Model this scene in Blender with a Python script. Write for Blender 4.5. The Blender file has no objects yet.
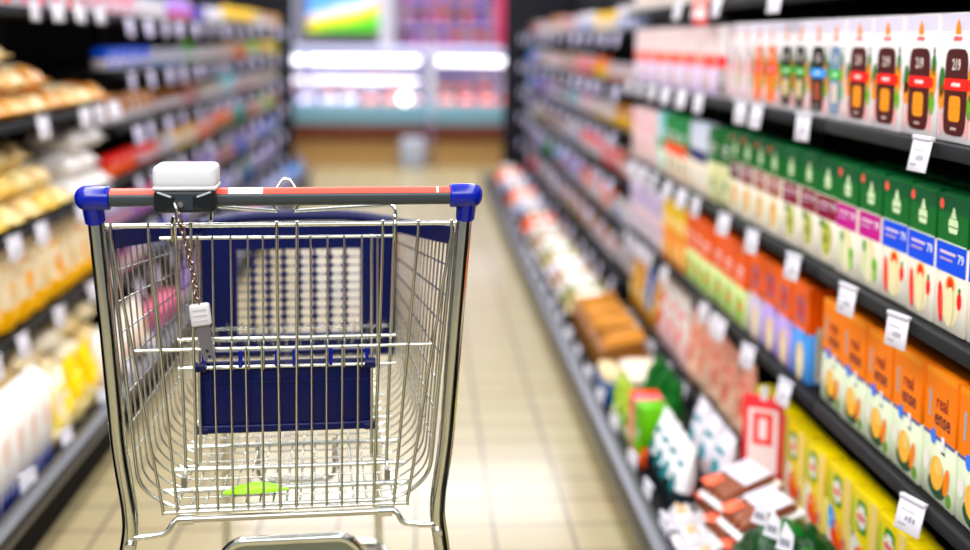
import bpy, bmesh, math, random
from mathutils import Matrix, Vector
random.seed(7)
sc = bpy.context.scene
COL = sc.collection
R = math.radians
PI = math.pi

# ------------------------------------------------------------------ materials
_mats = {}
def lin(h):
    h = h.lstrip('#')
    c = [int(h[i:i+2], 16)/255 for i in (0, 2, 4)]
    return [x/12.92 if x <= .04045 else ((x+.055)/1.055)**2.4 for x in c]
def M(hexc, rough=.45, metal=0., emit=0., bump=0., bscale=60., trans=0., spec=.28):
    key = (hexc, rough, metal, emit, bump, bscale, trans, spec)
    if key in _mats: return _mats[key]
    m = bpy.data.materials.new('mat_%s_%d' % (hexc.strip('#'), len(_mats)))
    m.use_nodes = True
    nt = m.node_tree; b = nt.nodes['Principled BSDF']
    c = lin(hexc)
    tc = nt.nodes.new('ShaderNodeTexCoord')
    n = nt.nodes.new('ShaderNodeTexNoise'); n.inputs['Scale'].default_value = bscale
    n.inputs['Detail'].default_value = 2
    nt.links.new(tc.outputs['Object'], n.inputs['Vector'])
    rp = nt.nodes.new('ShaderNodeMapRange')
    rp.inputs['To Min'].default_value = max(.02, rough-.05); rp.inputs['To Max'].default_value = min(1, rough+.05)
    nt.links.new(n.outputs['Fac'], rp.inputs['Value']); nt.links.new(rp.outputs['Result'], b.inputs['Roughness'])
    b.inputs['Base Color'].default_value = (*c, 1)
    b.inputs['Metallic'].default_value = metal
    if not metal and not emit: b.inputs['Specular IOR Level'].default_value = spec
    if trans: b.inputs['Transmission Weight'].default_value = trans
    if emit:
        b.inputs['Emission Color'].default_value = (*c, 1); b.inputs['Emission Strength'].default_value = emit
    if bump:
        bp = nt.nodes.new('ShaderNodeBump'); bp.inputs['Strength'].default_value = bump; bp.inputs['Distance'].default_value = .01
        nt.links.new(n.outputs['Fac'], bp.inputs['Height']); nt.links.new(bp.outputs['Normal'], b.inputs['Normal'])
    _mats[key] = m
    return m
CHROME = M('#d9dcd6', .16, 1.)
STEEL = M('#c4c4c2', .3, 1.)
BLUE = M('#041a98', .18, spec=.4)
NAVY = M('#030d48', .35, spec=.25)
BLACK = M('#0f0f12', .6, spec=.15)
RAILG = M('#212428', .6, spec=.15)
DARK = M('#070708', .7, spec=.1)
WHITE = M('#f4f3f6', .4)
TAGW = M('#eceaf8', .35)
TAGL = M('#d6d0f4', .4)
TAGG = M('#9a99a6', .5)

# ------------------------------------------------------------------ mesh builder
class MB:
    def __init__(s): s.v = []; s.f = []; s.mi = []; s.sm = []; s.mats = []
    def slot(s, m):
        if m not in s.mats: s.mats.append(m)
        return s.mats.index(m)
    def add(s, vs, fs, m, smooth=False):
        o = len(s.v); i = s.slot(m)
        s.v += [tuple(v) for v in vs]
        for f in fs:
            s.f.append([o+k for k in f]); s.mi.append(i); s.sm.append(smooth)
    def box(s, x0, x1, y0, y1, z0, z1, m, bev=0., seg=2, rot=None):
        bm = bmesh.new(); bmesh.ops.create_cube(bm, size=1)
        for v in bm.verts:
            v.co = Vector((x0+(v.co.x+.5)*(x1-x0), y0+(v.co.y+.5)*(y1-y0), z0+(v.co.z+.5)*(z1-z0)))
        if bev: bmesh.ops.bevel(bm, geom=list(bm.edges), offset=bev, segments=seg, affect='EDGES', profile=.5)
        if rot is not None:
            for v in bm.verts: v.co = rot @ v.co
        bm.verts.index_update()
        s.add([v.co for v in bm.verts], [[v.index for v in f.verts] for f in bm.faces], m, bool(bev))
        bm.free()
    def tube(s, pts, r, m, n=8, closed=False, caps=True, fil=0., sx=1., arc=None):
        pts = [Vector(p) for p in pts]
        if fil: pts = fillet(pts, fil, closed)
        N = len(pts); rings = []; up = None
        for i in range(N):
            if closed: t = (pts[(i+1) % N]-pts[i-1])
            else: t = pts[min(i+1, N-1)]-pts[max(i-1, 0)]
            t.normalize()
            if up is None:
                a = Vector((0, 0, 1)) if abs(t.z) < .9 else Vector((0, 1, 0))
                up = (a-t*a.dot(t)).normalized()
            else:
                up = (up-t*up.dot(t))
                up = up.normalized() if up.length > 1e-6 else t.orthogonal().normalized()
            sd = t.cross(up); rr = r[i] if isinstance(r, (list, tuple)) else r
            rings.append([pts[i]+(up*math.sin(2*PI*k/n)+sd*math.cos(2*PI*k/n)*sx)*rr for k in range(n)])
        vs = [v for g in rings for v in g]; fs = []
        for i in range(N if closed else N-1):
            j = (i+1) % N
            for k in range(n): fs.append([i*n+k, i*n+(k+1) % n, j*n+(k+1) % n, j*n+k])
        s.add(vs, fs, m, True)
        if not closed and caps:
            s.add(rings[0], [list(range(n))[::-1]], m); s.add(rings[-1], [list(range(n))], m)
    def lathe(s, prof, m, n=16, c=(0, 0), cap=True):
        # prof: [(r, z, material or None)]
        for (r0, z0, *q), (r1, z1, *q1) in zip(prof, prof[1:]):
            mm = q1[0] if q1 else m
            a = [(c[0]+r0*math.cos(2*PI*k/n), c[1]+r0*math.sin(2*PI*k/n), z0) for k in range(n)]
            b = [(c[0]+r1*math.cos(2*PI*k/n), c[1]+r1*math.sin(2*PI*k/n), z1) for k in range(n)]
            s.add(a+b, [[k, (k+1) % n, n+(k+1) % n, n+k] for k in range(n)], mm, True)
    def prism(s, pts, axis_from, axis_to, m, conv):
        # pts 2D outline, conv(u, v, w) -> 3D
        n = len(pts)
        a = [conv(u, v, axis_from) for u, v in pts]; b = [conv(u, v, axis_to) for u, v in pts]
        s.add(a+b, [list(range(n))[::-1], [n+k for k in range(n)]]+[[k, (k+1) % n, n+(k+1) % n, n+k] for k in range(n)], m)
    # decoration on a surface: P(u, v, layer) -> point
    def rect(s, P, u0, u1, v0, v1, m, L=1, nu=1, nv=1):
        vs = [P(u0+(u1-u0)*i/nu, v0+(v1-v0)*j/nv, L) for j in range(nv+1) for i in range(nu+1)]
        fs = [[j*(nu+1)+i, j*(nu+1)+i+1, (j+1)*(nu+1)+i+1, (j+1)*(nu+1)+i] for j in range(nv) for i in range(nu)]
        s.add(vs, fs, m, nu > 1 or nv > 1)
    def ell(s, P, cu, cv, ru, rv, m, L=1, n=14, rot=0., pw=1.):
        def pt(k, q):
            a = 2*PI*k/n; x = abs(math.cos(a))**pw*math.copysign(ru, math.cos(a))*q; y = abs(math.sin(a))**pw*math.copysign(rv, math.sin(a))*q
            return P(cu+x*math.cos(rot)-y*math.sin(rot), cv+x*math.sin(rot)+y*math.cos(rot), L)
        vs = [P(cu, cv, L)]+[pt(k, .5) for k in range(n)]+[pt(k, 1) for k in range(n)]
        fs = [[0, 1+k, 1+(k+1) % n] for k in range(n)]+[[1+k, 1+n+k, 1+n+(k+1) % n, 1+(k+1) % n] for k in range(n)]
        s.add(vs, fs, m)
    def poly(s, P, pts, m, L=1):
        s.add([P(u, v, L) for u, v in pts], [list(range(len(pts)))], m)
    def text(s, P, txt, cu, cv, h, m, L=2, sx=1., rot=0.):
        vs, fs, w = glyphs(txt)
        c, q = math.cos(rot), math.sin(rot)
        s.add([P(cu+((x-w/2)*h*sx)*c-(y-.36)*h*q, cv+((x-w/2)*h*sx)*q+(y-.36)*h*c, L) for x, y in vs], fs, m)
    def scribble(s, P, cu, cv, w, h, m, L=2, n=5):
        # a line of print too small to read: a few short strokes
        for k in range(n):
            a = cu-w/2+w*k/n; hh = h*(.5 if k % 2 else .42)
            s.rect(P, a, a+w/n*.72, cv-hh, cv+hh*(1 if k % 3 else .7), m, L)
    def mesh(s, name):
        me = bpy.data.meshes.new(name)
        me.from_pydata(s.v, [], s.f)
        for m in s.mats: me.materials.append(m)
        me.polygons.foreach_set('material_index', s.mi); me.polygons.foreach_set('use_smooth', s.sm)
        me.update(); return me
    def build(s, name, parent=None, loc=None, label=None):
        o = bpy.data.objects.new(name, s.mesh(name)); COL.objects.link(o)
        if parent: o.parent = parent
        if loc: o.location = loc
        if label: o['label'] = label
        return o
def fillet(pts, r, closed=False):
    out = []; N = len(pts)
    for i in range(N):
        if not closed and i in (0, N-1): out.append(pts[i]); continue
        p, a, b = pts[i], pts[i-1], pts[(i+1) % N]
        da, db = (a-p), (b-p); la, lb = da.length, db.length
        if la < 1e-6 or lb < 1e-6 or abs(da.normalized().dot(db.normalized())) > .9995: out.append(p); continue
        q = min(r, la*.45, lb*.45); s0 = p+da*(q/la); s1 = p+db*(q/lb)
        for k in range(6):
            t = k/5; out.append(s0*(1-t)**2+p*2*t*(1-t)+s1*t*t)
    return out
_gl = {}
def glyphs(txt):
    if txt in _gl: return _gl[txt]
    cu = bpy.data.curves.new('lettering', 'FONT'); cu.body = txt; cu.resolution_u = 2; cu.fill_mode = 'FRONT'; cu.offset = .018
    o = bpy.data.objects.new('lettering', cu); COL.objects.link(o)
    me = o.to_mesh()
    vs = [(v.co.x, v.co.y) for v in me.vertices]; fs = [list(p.vertices) for p in me.polygons]
    o.to_mesh_clear(); bpy.data.objects.remove(o); bpy.data.curves.remove(cu)
    w = max([v[0] for v in vs] or [0]); _gl[txt] = (vs, fs, w)
    return _gl[txt]
def tag(o, label=None, cat=None, group=None, kind=None):
    if label: o['label'] = label
    if cat: o['category'] = cat
    if group: o['group'] = group
    if kind: o['kind'] = kind
    return o
def empty(name, loc=(0, 0, 0), rz=0.):
    o = bpy.data.objects.new(name, None); COL.objects.link(o); o.location = loc; o.rotation_euler = (0, 0, rz)
    o.empty_display_size = .05
    return o
def inst(name, me, loc, rot=(0, 0, 0), scale=(1, 1, 1)):
    o = bpy.data.objects.new(name, me); COL.objects.link(o); o.location = loc; o.rotation_euler = rot; o.scale = scale
    return o
_ONES = ['', 'first', 'second', 'third', 'fourth', 'fifth', 'sixth', 'seventh', 'eighth', 'ninth', 'tenth', 'eleventh', 'twelfth',
         'thirteenth', 'fourteenth', 'fifteenth', 'sixteenth', 'seventeenth', 'eighteenth', 'nineteenth']
_TENS = ['', '', 'twent', 'thirt', 'fort', 'fift', 'sixt', 'sevent', 'eight', 'ninet']
def ordinal(n):
    if n < 20: return _ONES[n]
    if n % 10 == 0: return _TENS[n//10]+'ieth'
    return _TENS[n//10]+'y-'+_ONES[n % 10]
_count = {}; _pending = {}
def mark(o, desc, where, cat, group):
    """label that counts look-alikes of one shelf outwards from the near end"""
    k = (desc, where); _pending.setdefault(k, []).append(o)
    tag(o, 'x', cat, group)
def finish_labels():
    for (desc, where), os_ in _pending.items():
        for i, o in enumerate(os_):
            if len(os_) == 1: o['label'] = '%s on %s' % (desc, where)
            elif i == 0: o['label'] = '%s, nearest on %s' % (desc, where)
            else: o['label'] = '%s, %s from near end, %s' % (desc, ordinal(i+1), where)

# ------------------------------------------------------------------ camera
FPX = 1100.; CH = 1.25
pitch = math.atan(.1); yaw = math.atan(65/FPX); roll = R(.6); SHIFT = 235-110.
fw = Vector((math.sin(yaw)*math.cos(pitch), math.cos(yaw)*math.cos(pitch), -math.sin(pitch)))
rt = Vector((math.cos(yaw), -math.sin(yaw), 0)); up = rt.cross(fw)
r2 = rt*math.cos(roll)+up*math.sin(roll); u2 = up*math.cos(roll)-rt*math.sin(roll)
cd = bpy.data.cameras.new('camera'); cam = bpy.data.objects.new('camera', cd); COL.objects.link(cam)
mw = Matrix((r2, u2, -fw)).transposed().to_4x4(); mw.translation = (0, 0, CH); cam.matrix_world = mw
cd.sensor_fit = 'HORIZONTAL'; cd.sensor_width = 36; cd.lens = FPX/970*36; cd.shift_y = -SHIFT/970
cd.clip_start = .02; cd.clip_end = 100
cd.dof.use_dof = True; cd.dof.focus_distance = 1.64; cd.dof.aperture_fstop = 1.35
sc.camera = cam

# ------------------------------------------------------------------ room
def floor_material():
    m = bpy.data.materials.new('floor_tiles'); m.use_nodes = True; nt = m.node_tree; b = nt.nodes['Principled BSDF']
    tc = nt.nodes.new('ShaderNodeTexCoord'); mp = nt.nodes.new('ShaderNodeMapping')
    mp.inputs['Location'].default_value = (.008, -.0324+.15*0, 0)
    nt.links.new(tc.outputs['Object'], mp.inputs['Vector'])
    br = nt.nodes.new('ShaderNodeTexBrick'); br.offset = 0; br.inputs['Scale'].default_value = 1
    br.inputs['Brick Width'].default_value = .2; br.inputs['Row Height'].default_value = .15
    br.inputs['Mortar Size'].default_value = .0045; br.inputs['Mortar Smooth'].default_value = .3; br.inputs['Bias'].default_value = 0
    br.inputs['Color1'].default_value = (*lin('#a5966d'), 1); br.inputs['Color2'].default_value = (*lin('#9e8f66'), 1)
    br.inputs['Mortar'].default_value = (*lin('#52462c'), 1)
    nt.links.new(mp.outputs['Vector'], br.inputs['Vector'])
    nz = nt.nodes.new('ShaderNodeTexNoise'); nz.inputs['Scale'].default_value = 5
    nt.links.new(tc.outputs['Object'], nz.inputs['Vector'])
    mx = nt.nodes.new('ShaderNodeMix'); mx.data_type = 'RGBA'; mx.blend_type = 'MULTIPLY'; mx.inputs['Factor'].default_value = .12
    nt.links.new(br.outputs['Color'], mx.inputs['A']); nt.links.new(nz.outputs['Color'], mx.inputs['B'])
    nt.links.new(mx.outputs['Result'], b.inputs['Base Color'])
    b.inputs['Roughness'].default_value = .5; b.inputs['Coat Weight'].default_value = .4; b.inputs['Coat Roughness'].default_value = .13
    bp = nt.nodes.new('ShaderNodeBump'); bp.inputs['Strength'].default_value = .25; bp.inputs['Distance'].default_value = .003; bp.invert = True
    nt.links.new(br.outputs['Fac'], bp.inputs['Height']); nt.links.new(bp.outputs['Normal'], b.inputs['Normal'])
    return m
b = MB(); b.box(-4, 4.5, -2, 14, -.1, 0, floor_material()); tag(b.build('floor'), kind='structure')
b = MB(); b.box(-4, 4.5, 14, 14.15, 0, 3.3, M('#d9cfdc', .7)); tag(b.build('wall_back'), kind='structure')

# ------------------------------------------------------------------ shelving
XR, XL = .87, -1.15
def shelving(side, y0, y1, levels, label, base_x, deck, tall=1.75, depth=.44, group='shelving bays', end=None):
    s = 1 if side == 'R' else -1
    xf = XR if side == 'R' else XL
    root = empty('shelving_bay', (xf, (y0+y1)/2, 0)); tag(root, label, 'shelf', group)
    L = (y1-y0)/2-.002
    def bx(mb, xa, xb, ya, yb, za, zb, m, bev=0.): mb.box(min(s*xa, s*xb), max(s*xa, s*xb), ya, yb, za, zb, m, bev)
    q = MB(); bx(q, depth-.01, depth+.03, -L, L, 0, tall, DARK); q.build('back_panel', root)
    q = MB(); bx(q, depth-.03, depth-.01, -L, -L+.03, 0, tall, BLACK); q.build('upright', root)
    q = MB(); bx(q, depth-.03, depth-.01, L-.03, L, 0, tall, BLACK); q.build('upright', root)
    bo = abs(base_x)-abs(xf)
    q = MB(); bx(q, bo+.03, depth-.012, -L, L, 0, deck-.015, BLACK); bx(q, bo+.01, depth-.012, -L, L, deck-.015, deck, BLACK); q.build('base_deck', root)
    for z in levels:
        q = MB(); bx(q, .006, depth-.012, -L, L, z-.022, z, BLACK)
        sh = q.build('shelf', root)
        q = MB(); bx(q, -.008, .0055, -L, L, z-.024, z+.004, RAILG, .004); q.build('price_rail', sh)
    if end:
        yy = L if end == 'far' else -L-.03
        q = MB(); bx(q, -.16 if side == 'R' else -.07, depth+.03, yy, yy+.03, 0, tall, M('#10131f', .6)); q.build('end_panel', root)
    return root
NEAR_R = (1.085, .765, .465, .135)
NEAR_R0 = NEAR_R+(1.40,)
FAR_R = (1.30, 1.07, .86, .65, .43, .22)
names = ['nearest the camera', 'second from the camera', 'third from the camera', 'fourth from the camera', 'fifth from the camera',
         'sixth from the camera', 'seventh from the camera', 'at the far end']
RB = [(0, 1.15), (1.15, 2.3), (2.3, 3.45), (3.45, 4.6), (4.6, 6.2), (6.2, 7.8), (7.8, 9.4)]
for i, (a, c) in enumerate(RB):
    shelving('R', a, c, NEAR_R+(1.37,) if i < 4 else FAR_R, 'black metal shelving bay on the right side, ' + (names[i] if i < 6 else names[7]),
             .57, .085, group='right shelving bays', end='far' if i == 6 else None)
NEAR_L = (1.0, .685, .395, 1.33)
FAR_L = (1.33, 1.12, .905, .70, .49, .29)
LB = [(1.2, 2.7), (2.7, 4.22), (4.22, 5.52), (5.52, 6.82), (6.82, 8.12), (8.12, 9.42)]
for i, (a, c) in enumerate(LB):
    shelving('L', a, c, NEAR_L if i < 2 else FAR_L, 'black metal shelving bay on the left side, ' + (names[i] if i < 5 else names[7]),
             -.95, .1, group='left shelving bays', end='far' if i == 5 else None)
# stainless bumper rails
def bumper(x, z0, z1, label, s):
    root = empty('bumper_rail', (x, 4.7, 0)); tag(root, label, 'rail')
    q = MB()
    prof = [(0, z0), (.022*s, z0+.004), (.03*s, (z0+z1)/2), (.022*s, z1-.006), (0, z1), (-.018*s, z1), (-.018*s, z0)]
    q.prism(prof, -4.7, 4.7, M('#56585d', .36, 1.), lambda u, v, w: (u, w, v)); q.build('steel_profile', root)
    q = MB(); q.box(min(-.004*s, -.018*s), max(-.004*s, -.018*s), -4.7, 4.7, .0, z0-.001, DARK); q.build('kick_plate', root)
bumper(.548, .045, .125, 'brushed steel bumper rail along the foot of the right shelves', -1)
bumper(-.93, .105, .155, 'brushed steel bumper rail along the foot of the left shelves', 1)

# ------------------------------------------------------------------ product builders (front faces local -Y, origin at bottom front centre)
_cache = {}
def memo(fn):
    def g(*a, **k):
        key = (fn.__name__, a, tuple(sorted(k.items())))
        if key not in _cache: _cache[key] = fn(*a, **k)
        return _cache[key]
    return g
def flat(u, v, L): return (u, -.0005*L, v)
PR = .32   # print gloss
def vivid(h):
    c = [int(h[i:i+2], 16)/255 for i in (1, 3, 5)]
    l = .3*c[0]+.59*c[1]+.11*c[2]
    c = [min(1, max(0, l+(x-l)*1.35))**1.12 for x in c]
    return '#%02x%02x%02x' % tuple(round(x*255) for x in c)
def C(h): return M(vivid(h), .42, spec=.16)
def card_base(w, h, d, base, bev=.002, top=None, split=0):
    q = MB()
    if top is None: q.box(-w/2, w/2, 0, d, 0, h, C(base), bev, 1)
    else:
        q.box(-w/2, w/2, 0, d, 0, split, C(base), bev, 1); q.box(-w/2, w/2, 0, d, split, h, C(top), bev, 1)
    return q
def rrect(q, P, u0, u1, v0, v1, m, L=1):
    q.ell(P, (u0+u1)/2, (v0+v1)/2, (u1-u0)/2, (v1-v0)/2, m, L, n=24, pw=.35)

@memo
def grain_box(panel, banner, biscuit, num, wide=1.):
    w, h = .128*wide, .218
    q = card_base(w, h, .07, '#f7f3f4')
    q.rect(flat, -w/2+.002, w/2-.002, .188, h-.002, C('#e6e2f2'), 1)
    # vegetables printed at both edges
    for (u, v, a, bb, c) in ((.054, .10, .012, .022, '#e8a33c'), (.056, .128, .008, .014, '#2f7a35'), (-.055, .10, .010, .020, '#3e7a45'), (-.054, .075, .011, .016, '#e7a04a'), (.053, .062, .010, .016, '#7fae3c'),
                             (.050, .032, .004, .018, '#f3b5b5'), (.040, .03, .003, .014, '#f6c7c0'), (-.052, .03, .004, .018, '#f3b9b9'), (-.044, .035, .003, .012, '#f6cfd0')):
        q.ell(flat, u*.98*wide, v, a*1.15*wide, bb*1.35, C(c), 1)
    pw = .042*wide
    rrect(q, flat, -pw, pw, .012, .158, C(panel), 2)
    q.text(flat, num, 0, .132, .026, C('#efe6e0'), 3, .8)
    rrect(q, flat, -pw-.002, pw+.014*wide, .088, .108, C(banner), 3)
    q.scribble(flat, .003, .098, .034, .007, C('#ffffff'), 4)
    rrect(q, flat, -.021*wide, .021*wide, .036, .079, C(biscuit), 3)
    for k in range(3):
        for j in range(3): q.ell(flat, (-.013+.013*k)*wide, .046+.012*j, .0022, .0022, C('#c98a2c'), 4, 6)
    q.scribble(flat, 0, .024, .022, .005, C('#e9d8d2'), 3)
    q.poly(flat, [(-.010*wide, .182), (.010*wide, .182), (.008*wide, .196), (0, .208), (-.008*wide, .196)], C('#f0a417'), 2)
    q.scribble(flat, 0, .175, .032, .009, C('#e0787a'), 2)
    q.ell(flat, .056*wide, .152, .004, .009, C('#5a5560'), 2, 8)
    return q.mesh('cereal_box')

def emblem(q, P, cu, cv, s, m, L):
    q.ell(P, cu, cv+.018*s, .0045*s, .006*s, m, L, 8)
    q.poly(P, [(cu-.0095*s, cv+.006*s), (cu+.0095*s, cv+.006*s), (cu+.005*s, cv+.017*s), (cu-.005*s, cv+.017*s)], m, L)
    q.poly(P, [(cu-.017*s, cv-.007*s), (cu+.017*s, cv-.007*s), (cu+.014*s, cv+.005*s), (cu-.014*s, cv+.005*s)], m, L)
    q.poly(P, [(cu-.013*s, cv-.018*s), (cu+.013*s, cv-.018*s), (cu+.016*s, cv-.009*s), (cu-.016*s, cv-.009*s)], m, L)

@memo
def soup_carton(band, art, dot, w=.104):
    h = .232
    q = card_base(w, h, .062, '#f8f4ea', .002, '#0b6b36', .150)
    q.box(-w/2+.004, w/2-.004, .006, .056, h, h+.004, C('#0d5a35'))
    q.rect(flat, -w/2+.001, w/2-.001, .150, h-.001, C('#0b6b36'), 1)
    q.rect(flat, -w/2+.001, w/2-.001, h-.03, h-.001, C('#0a5a3a'), 2)
    q.rect(flat, -w/2+.001, w/2-.001, .100, .153, C(band), 2)
    q.rect(flat, -w/2+.001, w/2-.001, .150, .153, C('#d9e8d0'), 3)
    emblem(q, flat, .004, .188, 1.05, C('#dff0d0'), 4)
    if dot: q.ell(flat, -w/2+.014, .215, .008, .009, C('#e8776a'), 4)
    q.rect(flat, -w/2+.014, w/2-.036, .131, .136, C('#e9d9e6'), 3); q.rect(flat, -w/2+.014, w/2-.046, .120, .124, C('#c9b3cf'), 3)
    q.text(flat, '79', w/2-.018, .130, .022, C('#f0f4ff'), 3)
    q.ell(flat, .004, .055, .030, .046, C('#f0e8c8'), 1)
    if art == 'pepper':
        q.ell(flat, -.030, .046, .009, .036, C('#d9252a'), 2, rot=.12); q.ell(flat, -.026, .046, .004, .026, C('#f06a58'), 3, rot=.12)
        q.ell(flat, .002, .082, .014, .014, C('#ef7f30'), 2); q.ell(flat, .002, .084, .007, .007, C('#d9401f'), 3)
        q.ell(flat, .034, .060, .008, .015, C('#d8222c'), 2); q.ell(flat, .034, .077, .004, .006, C('#2f8a3a'), 2)
        q.ell(flat, .004, .046, .012, .036, C('#f4ecc9'), 3)
    elif art == 'pear':
        q.ell(flat, -.018, .055, .013, .034, C('#dfe6c0'), 2); q.ell(flat, -.020, .082, .008, .012, C('#4f9a3c'), 3)
        q.ell(flat, .030, .052, .011, .014, C('#79b82f'), 2); q.ell(flat, .032, .032, .008, .012, C('#8cc63f'), 2)
        q.ell(flat, .004, .045, .010, .036, C('#f4efd8'), 3)
    elif art == 'kiwi':
        q.ell(flat, .004, .058, .026, .036, C('#9fb043'), 2); q.ell(flat, .004, .055, .017, .024, C('#d9cf7a'), 3); q.ell(flat, .002, .056, .009, .013, C('#5d7a2c'), 4)
        q.ell(flat, -.022, .088, .012, .010, C('#3f7a2c'), 3)
    else:
        q.ell(flat, .002, .055, .022, .030, C('#d8a550'), 2); q.ell(flat, .006, .050, .012, .018, C('#efd594'), 3)
    return q.mesh('soup_carton')

@memo
def rice_box(w=.118):
    h = .228
    q = card_base(w, h, .06, '#e9f0dc', .002, '#ff9306', .112)
    q.rect(flat, -w/2+.001, w/2-.001, .112, h-.001, C('#ff9306'), 1)
    q.rect(flat, -w/2+.001, w/2-.001, h-.012, h-.001, C('#ffa620'), 2)
    q.rect(flat, -w/2+.001, w/2-.001, .108, .114, C('#5a6aa8'), 2)
    q.text(flat, 'real', .006, .176, .036, C('#8a1f33'), 2, .8); q.text(flat, 'ense', .010, .148, .040, C('#5a1440'), 2, .8)
    rrect(q, flat, -.042, -.032, .140, .190, C('#b9b0b0'), 2)
    q.ell(flat, -.020, .110, .010, .014, C('#4f86dd'), 3); rrect(q, flat, .012, .024, .092, .120, C('#f6f6fa'), 4); q.rect(flat, .012, .026, .090, .094, C('#3a4a5a'), 4)
    q.ell(flat, .000, .028, .034, .022, C('#3f5a45'), 1); q.ell(flat, -.002, .050, .025, .030, C('#f0c46a'), 2); q.ell(flat, .004, .062, .016, .014, C('#f4d58e'), 3)
    q.ell(flat, .034, .046, .010, .026, C('#f5941f'), 2, rot=-.2); q.ell(flat, -.042, .060, .012, .018, C('#f6f4ef'), 2); q.ell(flat, .044, .018, .010, .012, C('#7aa04a'), 1)
    return q.mesh('rice_box')

@memo
def lilac_box(low, art):
    w, h = .112, .226
    q = card_base(w, h, .06, low, .002, '#ff7c1c', .118)
    q.rect(flat, -w/2+.001, w/2-.001, .118, h-.001, C('#ff7c1c'), 1)
    q.rect(flat, -.034, .034, .135, .195, C('#b06a78'), 2); q.scribble(flat, 0, .165, .05, .022, C('#c9502a'), 3, 4)
    rrect(q, flat, -.050, -.044, .10, .135, C('#3a3a44'), 2); rrect(q, flat, .036, .042, .10, .135, C('#3a3a44'), 2)
    q.ell(flat, .004, .045, .026, .046, C(art), 1); q.ell(flat, .008, .038, .014, .030, C('#f7efd4'), 2)
    # near side strip
    q.box(-w/2, w/2, .061, .062, .0, h, C(low))
    s = lambda u, v, L: (w/2+.0005*L, .03+u, v)
    q.rect(s, -.029, .029, .12, h-.001, C('#f2701c'), 1); rrect(q, s, -.012, .012, .005, .135, C('#d9d4c4'), 2)
    for k in range(9): q.rect(s, -.006, .006, .02+.011*k, .025+.011*k, C('#a5a294'), 3)
    return q.mesh('rice_box')

@memo
def band_box(top, low, w=.1, h=.22, d=.06, mid=None, art=None, split=.5, txt=None):
    q = card_base(w, h, d, low, .002, top, h*split)
    q.rect(flat, -w/2+.001, w/2-.001, h*split, h-.001, C(top), 1)
    if mid: q.rect(flat, -w/2+.001, w/2-.001, h*split-.02, h*split+.018, C(mid), 2)
    if art:
        q.ell(flat, 0, h*split*.45, w*.3, h*split*.33, C(art), 2); q.ell(flat, w*.08, h*split*.5, w*.14, h*split*.16, C(top), 3)
    q.rect(flat, -w*.3, w*.3, h*(split+.20), h*(split+.24), C('#f2eef0'), 2); q.rect(flat, -w*.3, w*.2, h*(split+.12), h*(split+.15), C('#f2eef0'), 2)
    return q.mesh('carton')

@memo
def stripe_box(a, c, w=.078, h=.215):
    q = card_base(w, h, .06, a)
    q.rect(flat, -w*.18, w*.18, .02, h-.02, C(c), 1); q.rect(flat, -w/2+.001, w/2-.001, h*.40, h*.55, C('#f3dfe2'), 2)
    q.ell(flat, 0, h*.2, w*.3, h*.1, C('#f0e6e0'), 2)
    return q.mesh('carton')

@memo
def yellow_box(v):
    w, h = .122, .212
    q = card_base(w, h, .055, '#f4ea90', .002, '#fbe017', .12)
    q.rect(flat, -w/2+.001, w/2-.001, .09, h-.001, C('#fbe017'), 1)
    q.rect(flat, w*.24, w/2-.001, .03, h-.001, C('#f3dfa0'), 2)
    q.poly(flat, [(-w/2+.001, .02), (.02, .02), (-.006, .10), (-w/2+.001, .125)], C('#f4f4ea'), 2)
    q.ell(flat, -w*.42, .15, .009, .05, C('#bcd06a'), 2)
    rrect(q, flat, -.030, .014, .128, .196, C('#0a8a3c'), 3); rrect(q, flat, -.022, .006, .138, .186, C('#f7f7f0'), 4)
    q.rect(flat, -.030, .014, .150, .174, C('#f7f7f0'), 5); q.scribble(flat, -.008, .162, .036, .015, C('#d8262c'), 6)
    q.ell(flat, -.006, .066, .034, .034, C('#f0843c'), 3); q.ell(flat, -.020, .055, .014, .016, C('#d9481f'), 4); q.ell(flat, .010, .074, .012, .012, C('#f3b23a'), 4)
    q.ell(flat, .006, .045, .012, .012, C('#e2551f'), 4); q.ell(flat, -.004, .085, .010, .009, C('#f7c9a0'), 4); q.ell(flat, .036, .06, .010, .018, C('#c98a8a'), 3)
    q.ell(flat, .030, .022, .022, .013, C('#8a8a4a'), 3); q.ell(flat, -.034, .014, .016, .009, C('#d8c7a8'), 3)
    if v: q.ell(flat, -.036, .095, .018, .026, C('#3aa6e6'), 7); q.rect(flat, -.046, -.026, .090, .096, C('#e6f4ff'), 8)
    return q.mesh('soup_box')

@memo
def pouch(base, low, art, w=.12, h=.21, d=.05, split=.4, crumple=.004, seed=1):
    rnd = random.Random(seed)
    nu, nv = 10, 12
    ph = [rnd.uniform(0, 6) for _ in range(6)]
    def t(v):
        k = v/h
        return d/2*(min(1, .55+k*3) if k < .15 else max(.06, (1-((k-.15)/.85)**2.2)))
    def P(u, v, L, sg=-1):
        e = max(0, 1-abs(2*u/w)**2.6)**.6
        wr = crumple*(math.sin(u*90+ph[0]+v*30)+math.sin(v*70+ph[1]-u*40))*e
        return (u*(1-.05*math.sin(v/h*PI)), d/2+sg*(t(v)*e+wr*.5*(1 if v < h*.92 else 0)+.0006*L+.0008), v)
    q = MB()
    for sg in (-1, 1):
        for j in range(nv):
            m = C(low) if (j+.5)/nv < split else C(base)
            if sg < 0: q.rect(P, -w/2, w/2, h*j/nv, h*(j+1)/nv, m, 0, nu, 1)
            else: q.rect(lambda u, v, L: P(-u, v, L, 1), -w/2, w/2, h*j/nv, h*(j+1)/nv, m, 0, nu, 1)
    if art:
        q.ell(P, 0, h*.42, w*.26, h*.14, C(art), 2, 16); q.rect(P, -w*.3, w*.3, h*.66, h*.74, C(art), 2, 6, 1)
    return q.mesh('pouch')

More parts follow.
